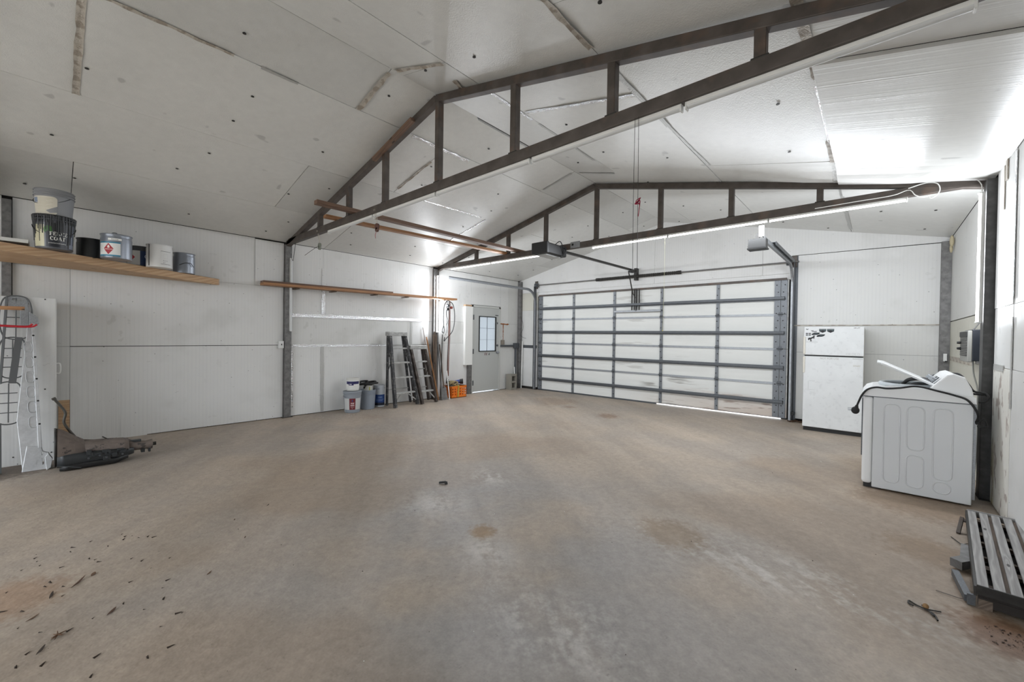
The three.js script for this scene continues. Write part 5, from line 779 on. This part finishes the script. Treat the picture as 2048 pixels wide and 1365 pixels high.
// ---------------------------------------------------------------- left foreground: cabinet, car parts, transmission
{
  const c = thing('storage_cabinet', 'tall plain white cabinet at the far left against the wall', 'cabinet'); mesh(c, 'body', [box(L + .07, -6.60, .012, 1.735, -.036, .75, .004)], M.white); mesh(c, 'front_panel', [box(-6.598, -6.575, .0, 1.735, -.030, .75, .003)], M.board); for (const [y, z] of [[1.72, .045], [.77, .045], [.09, .26], [.09, .0], [1.72, .3]]) mesh(c, 'screw', [rod(V(-6.576, y, z), V(-6.570, y, z), .0065)], M.black); mesh(c, 'side_handle', [rope([[-6.9, 1.02, -.037], [-6.9, 1.02, -.06], [-6.9, .91, -.06], [-6.9, .91, -.037]], .008)], M.white); finish(c);
  // rocker panel: pressed sheet steel leaning on the cabinet
  const X = y => -6.215 - .19 * y, rk = thing('rocker_panel', 'long silver pressed-steel car rocker panel leaning on the white cabinet', 'car part');
  const sheet = (pts, dx, th, bev = .004, holes = []) => { const sp = new THREE.Shape(pts.map(q => new THREE.Vector2(...q))); for (const h of holes) sp.holes.push(new THREE.Path(h.map(q => new THREE.Vector2(...q)))); const g = strip(new THREE.ExtrudeGeometry(sp, { depth: th, bevelEnabled: true, bevelSize: bev, bevelThickness: bev, bevelSegments: 2 })), p = g.attributes.position; for (let i = 0; i < p.count; i++) { const z = p.getX(i), y = p.getY(i), d = p.getZ(i); p.setXYZ(i, X(y) + dx + d, y, z); } g.computeVertexNormals(); const idx = []; for (let i = 0; i < p.count; i += 3) idx.push(i, i + 1, i + 2); return tri(g); };
  const silver = std(0xffffff, .4, { map: tex(256, 256, (u, v) => { const n = fbm(N1, u, v, 6, 5), m = fbm(N2, u, v, 30, 3); return [176 + 40 * n - 16 * m, 177 + 40 * n - 16 * m, 178 + 40 * n - 16 * m]; }, { per: [.5, .5] }), metalness: .4 });
  mesh(rk, 'web', [sheet([[.185, .01], [.06, .01], [.075, .3], [.10, .8], [.135, 1.45], [.16, 1.46], [.225, .5]], -.03, .012)], silver); mesh(rk, 'flange', [sheet([[.085, .22], [.065, .22], [.10, 1.0], [.12, 1.46], [.135, 1.46]], -.016, .03, .003)], silver);
  mesh(rk, 'foot', [sheet([[.19, .0], [.02, .0], [.0, .06], [.02, .15], [.06, .17], [.07, .22], [.16, .24]], -.045, .03, .004, [[[.115, .13], [.06, .14], [.055, .165], [.11, .175]], [[.10, .04], [.05, .045], [.045, .1], [.07, .115], [.1, .09]]]), sheet([[.03, .0], [.005, .02], [-.005, .1], [.02, .15], [.04, .12]], -.01, .05)], silver); mesh(rk, 'top_bracket', [sheet([[.29, 1.60], [.17, 1.60], [.165, 1.69], [.185, 1.73], [.28, 1.735], [.295, 1.71]], -.03, .012, .004, [[[.27, 1.695], [.2, 1.69], [.195, 1.71], [.265, 1.717]]]), sheet([[.15, 1.42], [.09, 1.46], [.10, 1.53], [.15, 1.58]], -.02, .03), sheet([[.16, 1.44], [.21, 1.44], [.21, 1.62], [.16, 1.62]], -.03, .014)], M.galv);
  for (const [y, z] of [[1.34, .124], [1.12, .111], [.9, .1], [.68, .09], [.45, .079]]) mesh(rk, 'hole', [rod(V(X(y) + .016, y, z), V(X(y) + .019, y, z), .009)], M.black); for (let i = 0; i < 6; i++) { const y = .42 + i * .15, z = .125 + i * .007; mesh(rk, 'recess_rim', [rope([[X(y) - .01, y, z - .022], [X(y + .1) - .01, y + .1, z - .016], [X(y + .1) - .01, y + .1, z + .018], [X(y) - .01, y, z + .014]].map(p => [p[0] + .002, p[1], p[2]]), .003, 40, 5, true)], silver); } finish(rk);
  const gr = thing('grille_frame', 'dark grey car grille frame with grid bars leaning behind the rocker panel', 'car part'), gm = std(0x5d5f60, .5), GX = y => -6.30 - .15 * y, rows = []; 
  const fr = (y0, y1, za, zb) => { rows.push(rope([[GX(y0), y0, za], [GX(y0), y0, zb], [GX(y1), y1, zb], [GX(y1), y1, za]], .0065, 60, 6, true)); }; 
  fr(.48, .86, .225, .34); fr(.93, 1.3, .20, .32); fr(1.32, 1.72, .17, .31); mesh(gr, 'frame', rows, gm); for (const [y0, y1, za, zb] of [[.48, .86, .225, .34], [.93, 1.3, .20, .32], [1.32, 1.72, .17, .31]]) { for (let i = 1; i < 4; i++) { const y = mix(y0, y1, i / 4); mesh(gr, 'grid_bar', [rod(V(GX(y), y, za), V(GX(y), y, zb), .0045)], gm); } mesh(gr, 'grid_bar', [rod(V(GX(y0), y0, (za + zb) / 2), V(GX(y1), y1, (za + zb) / 2), .0045)], gm); } mesh(gr, 'side_rail', [bar(V(GX(.0) + .0, .0, .33), V(GX(.48), .48, .335), .02, .02), bar(V(GX(.86), .86, .335), V(GX(1.72), 1.72, .30), .016, .016), bar(V(GX(.86), .86, .26), V(GX(1.32), 1.32, .22), .05, .012, { up: V(1, 0, 0) })], gm); finish(gr);
  const k = thing('tool_rack', 'wooden rack post with a red hook reaching in at the left edge', 'rack'); mesh(k, 'post', [box(-6.28, -6.20, .02, 1.8, .5, .58)], M.oldWood); mesh(k, 'base', [box(-6.4, -6.1, 0, .03, .4, .7)], M.oldWood); mesh(k, 'wood_arm', [bar(V(-6.22, 1.60, .52), V(-6.24, 1.605, .175), .03, .035)], M.orangeWood); const red = std(0xb3202c, .35); mesh(k, 'red_hook', [rope([[-6.2, 1.435, .52], [-6.2, 1.43, .3], [-6.2, 1.425, .16], [-6.2, 1.43, .12], [-6.2, 1.45, .095]], .009), rope([[-6.26, 1.44, .52], [-6.26, 1.435, .3], [-6.26, 1.43, .18], [-6.26, 1.435, .145], [-6.26, 1.455, .125]], .009)], red, 'red rubber-coated hook'); finish(k);
}
{ // transmission
  const t = thing('gearbox', 'dirty automatic transmission lying on its oil pan by the left wall', 'car part');
  const dust = std(0xffffff, .85, { map: tex(256, 256, (u, v) => { const n = fbm(N1, u, v, 8, 5), k = smooth(.62, .72, fbm(N3, u, v, 10, 4)); return mix3([92 + 32 * n, 83 + 29 * n, 77 + 27 * n], [44, 42, 41], k * .6); }, { per: [.4, .4] }) }), oily = std(0x2c2f31, .42), pan = std(0x151617, .4);
  const ax = -6.13, loft = (S, seg = 28) => { const pos = [], idx = []; S.forEach(([z, hw, y0, y1, sq]) => { for (let i = 0; i < seg; i++) { const a = i / seg * Math.PI * 2, c = Math.cos(a), s = Math.sin(a), e = 2 / sq; pos.push(ax + Math.sign(c) * Math.pow(Math.abs(c), e) * hw - .06 * (z + .05), (y0 + y1) / 2 + Math.sign(s) * Math.pow(Math.abs(s), e) * (y1 - y0) / 2, z); } }); const m = S.length; for (let k = 0; k + 1 < m; k++) for (let i = 0; i < seg; i++) { const a = k * seg + i, b = k * seg + (i + 1) % seg; idx.push(a, b, a + seg, b, b + seg, a + seg); } for (const [k, f] of [[0, 0], [m - 1, 1]]) { const c = pos.length / 3; pos.push(ax - .06 * (S[k][0] + .05), (S[k][2] + S[k][3]) / 2, S[k][0]); for (let i = 0; i < seg; i++) { const a = k * seg + i, b = k * seg + (i + 1) % seg; f ? idx.push(a, b, c) : idx.push(b, a, c); } } const g = new THREE.BufferGeometry(); g.setAttribute('position', new THREE.Float32BufferAttribute(pos, 3)); g.setIndex(idx); g.computeVertexNormals(); g.setAttribute('uv', new THREE.Float32BufferAttribute(new Float32Array(pos.length / 3 * 2), 2)); return tri(strip(g)); };
  mesh(t, 'bell_housing', [loft([[-.03, .205, .035, .405, 2.4], [-.05, .205, .03, .40, 2.4], [-.09, .19, .045, .375, 2.4], [-.16, .155, .07, .315, 2.5], [-.23, .125, .075, .262, 2.6]])], dust, 'dusty flared bell housing'); mesh(t, 'bell_rim', [loft([[-.018, .21, .03, .41, 2.4], [-.032, .21, .03, .41, 2.4]])], M.darkMetal);
  mesh(t, 'case', [loft([[-.22, .125, .075, .265, 2.8], [-.3, .12, .075, .25, 3], [-.42, .118, .075, .245, 3], [-.52, .112, .075, .235, 3], [-.56, .095, .08, .225, 2.6]])], dust);
  mesh(t, 'tail_housing', [loft([[-.55, .08, .09, .22, 2.4], [-.62, .06, .085, .19, 2.2], [-.70, .05, .085, .175, 2], [-.755, .055, .08, .185, 2], [-.76, .03, .105, .16, 2]])], dust); mesh(t, 'output_shaft', [rod(V(ax + .04, .132, -.75), V(ax + .042, .132, -.79), .02)], M.darkMetal);
  mesh(t, 'oil_pan', [loft([[-.055, .165, .0, .06, 4], [-.12, .178, .0, .08, 4], [-.45, .16, .0, .08, 4], [-.55, .12, .03, .08, 4]])], pan, 'black oily oil pan'); mesh(t, 'lower_case', [loft([[-.036, .207, .03, .215, 3], [-.1, .2, .03, .2, 3], [-.2, .168, .035, .175, 3.4], [-.5, .142, .035, .16, 3.4], [-.6, .075, .06, .14, 3]])], oily);
  const det = []; const r = rng(61); for (let i = 0; i < 16; i++) { const z = -.2 - r() * .36, y = .06 + r() * .09; det.push(box(ax + .12, ax + .172 + r() * .02, y, y + .012 + r() * .03, z, z - .012 - r() * .05, .003)); } det.push(rod(V(ax + .1, .11, -.44), V(ax + .2, .11, -.44), .022)); mesh(t, 'valve_bosses', det, oily);
  for (const [z, y] of [[-.25, .105], [-.33, .12], [-.38, .09], [-.5, .1]]) mesh(t, 'bolt', [rod(V(ax + .14, y, z), V(ax + .205, y, z), .009, .009, 6)], M.galvDark);
  mesh(t, 'tail_lugs', [box(ax + .02, ax + .09, .06, .1, -.66, -.69, .004), box(ax + .02, ax + .085, .055, .1, -.72, -.74, .004), box(ax + .03, ax + .08, .18, .205, -.54, -.66, .004)], oily); mesh(t, 'pan_flange', [bar(V(ax + .19, .075, -.035), V(ax + .175, .02, -.2), .014, .006)], M.galvDark);
  mesh(t, 'dipstick_tube', [rope([[ax - .06, .30, -.16], [ax - .07, .37, -.12], [ax - .06, .46, -.085], [ax - .06, .55, -.095], [ax - .06, .63, -.06], [ax - .05, .70, -.02]], .0115, 60, 10), rod(V(ax - .05, .695, -.022), V(ax - .048, .715, -.012), .016)], std(0x3d3a33, .5), 'bent dark filler tube'); mesh(t, 'selector_shaft', [rod(V(ax, .24, -.40), V(ax + .02, .275, -.36), .006)], M.darkMetal);
  finish(t);
}
// ---------------------------------------------------------------- litter on the floor
{
  const leafM = [std(0x4a3222, .9), std(0x5f4632, .9), std(0x33271e, .9)];
  function leaf(x, z, len, wd, a, k, lb) { const s = new THREE.Shape(); s.moveTo(-len / 2, 0); s.quadraticCurveTo(-len * .1, wd * .7, len / 2, 0); s.quadraticCurveTo(-len * .05, -wd * .6, -len / 2, 0); const g = strip(new THREE.ExtrudeGeometry(s, { depth: .0012, bevelEnabled: false, curveSegments: 5 })), p = g.attributes.position; for (let i = 0; i < p.count; i++) p.setZ(i, p.getZ(i) + Math.abs(p.getX(i)) * .12 + Math.abs(p.getY(i)) * .25); g.rotateX(-Math.PI / 2); g.rotateY(a); g.translate(x, .0005, z); g.computeVertexNormals(); const t = thing('dry_leaf', lb, 'leaf', 'dry leaves on the floor'); mesh(t, 'blade', g, leafM[k]); finish(t); }
  const A = -1.0;
  const big = [[-3.28, -.10, .13, .018, 'long dark twig-like leaf at the far left of the floor'], [-3.33, -.16, .05, .03, 'short reddish leaf just beyond the long twig-like leaf'], [-3.22, 0.0, .085, .018, 'curled brown leaf left of the long twig-like leaf'], [-2.82, -.20, .07, .022, 'pointed tan leaf on the lower left floor'], [-3.03, .06, .06, .014, 'dark narrow leaf near the left picture edge'], [-2.70, .03, .07, .016, 'brown leaf at the bottom left of the floor'], [-3.56, -.91, .03, .012, 'tiny dark leaf in the left middle of the floor'], [-2.87, -.61, .045, .014, 'small dark leaf left of the centre floor'], [-3.67, -1.17, .04, .012, 'tiny dark leaf beyond the left middle of the floor'], [-3.2, -.88, .03, .012, 'small black leaf fragment left of centre']];
  big.forEach(([x, z, l, w, lb], i) => leaf(x, z, l, w, -.45 + (rnd() - .5) * .7, i % 3, lb));
  const b = thing('insect_husk', 'clumped brown dry husk on the lower left floor', 'debris'); const hs = []; const r = rng(77); for (let i = 0; i < 9; i++) { const a = r() * 6.28; hs.push(rod(V(-2.77, .008, -.02), V(-2.77 + Math.cos(a) * .03, .003 + r() * .012, -.02 + Math.sin(a) * .03), .004, .001, 5)); } mesh(b, 'fibres', hs, leafM[1]); finish(b);
  const s = thing('rubber_scrap', 'bent black rubber scrap in the middle of the floor', 'debris'); mesh(s, 'strip', [bar(V(-3.06, .012, -2.43), V(-3.015, .018, -2.475), .03, .012, { bevel: .004 }), bar(V(-3.015, .02, -2.475), V(-2.985, .008, -2.455), .028, .01, { bevel: .004 })], M.rubber); finish(s);
  // uncountable crumbs: chips of foam and grit
  const wh = [], dk = [], q = rng(123); for (let i = 0; i < 240; i++) { const z = -8.2 + q() * 8.4, x = -6.8 + q() * 7.2; if (x > .3 && z < -2.6) continue; const g = new THREE.TetrahedronGeometry(.0022 + q() * .0035); g.scale(1, .6, 1); g.translate(x, .002, z); (q() < .35 ? wh : dk).push(g); }
  for (let i = 0; i < 60; i++) { const g = new THREE.TetrahedronGeometry(.004 + q() * .004); g.translate(-7.1 + q() * .5, .003, -2.9 - q() * 1.5); wh.push(g); }
  for (let i = 0; i < 160; i++) { const g = new THREE.TetrahedronGeometry(.0015 + q() * q() * .007); g.scale(1.6, .4, 1); g.rotateY(q() * 6); g.translate(.42 + q() * .22, .003, -3.1 + q() * .18); dk.push(g); }
  for (let i = 0; i < 60; i++) { const g = new THREE.TetrahedronGeometry(.004 + q() * .008); g.scale(2.2, .4, .7); g.rotateY(q() * 6); g.translate(-3.9 + q() * 1.6, .002, -.5 + q() * .8); dk.push(g); }
  for (const [list, m, lb, nm] of [[wh, std(0xdadad4, .8), 'white foam crumbs scattered over the concrete floor', 'foam_crumbs'], [dk, leafM[2], 'dark grit and bark crumbs scattered over the concrete floor', 'grit_crumbs']]) { const o = mesh(scene, nm, list, m); o.userData = { label: lb, category: 'debris', kind: 'stuff' }; }
}

renderer.render(scene, camera);
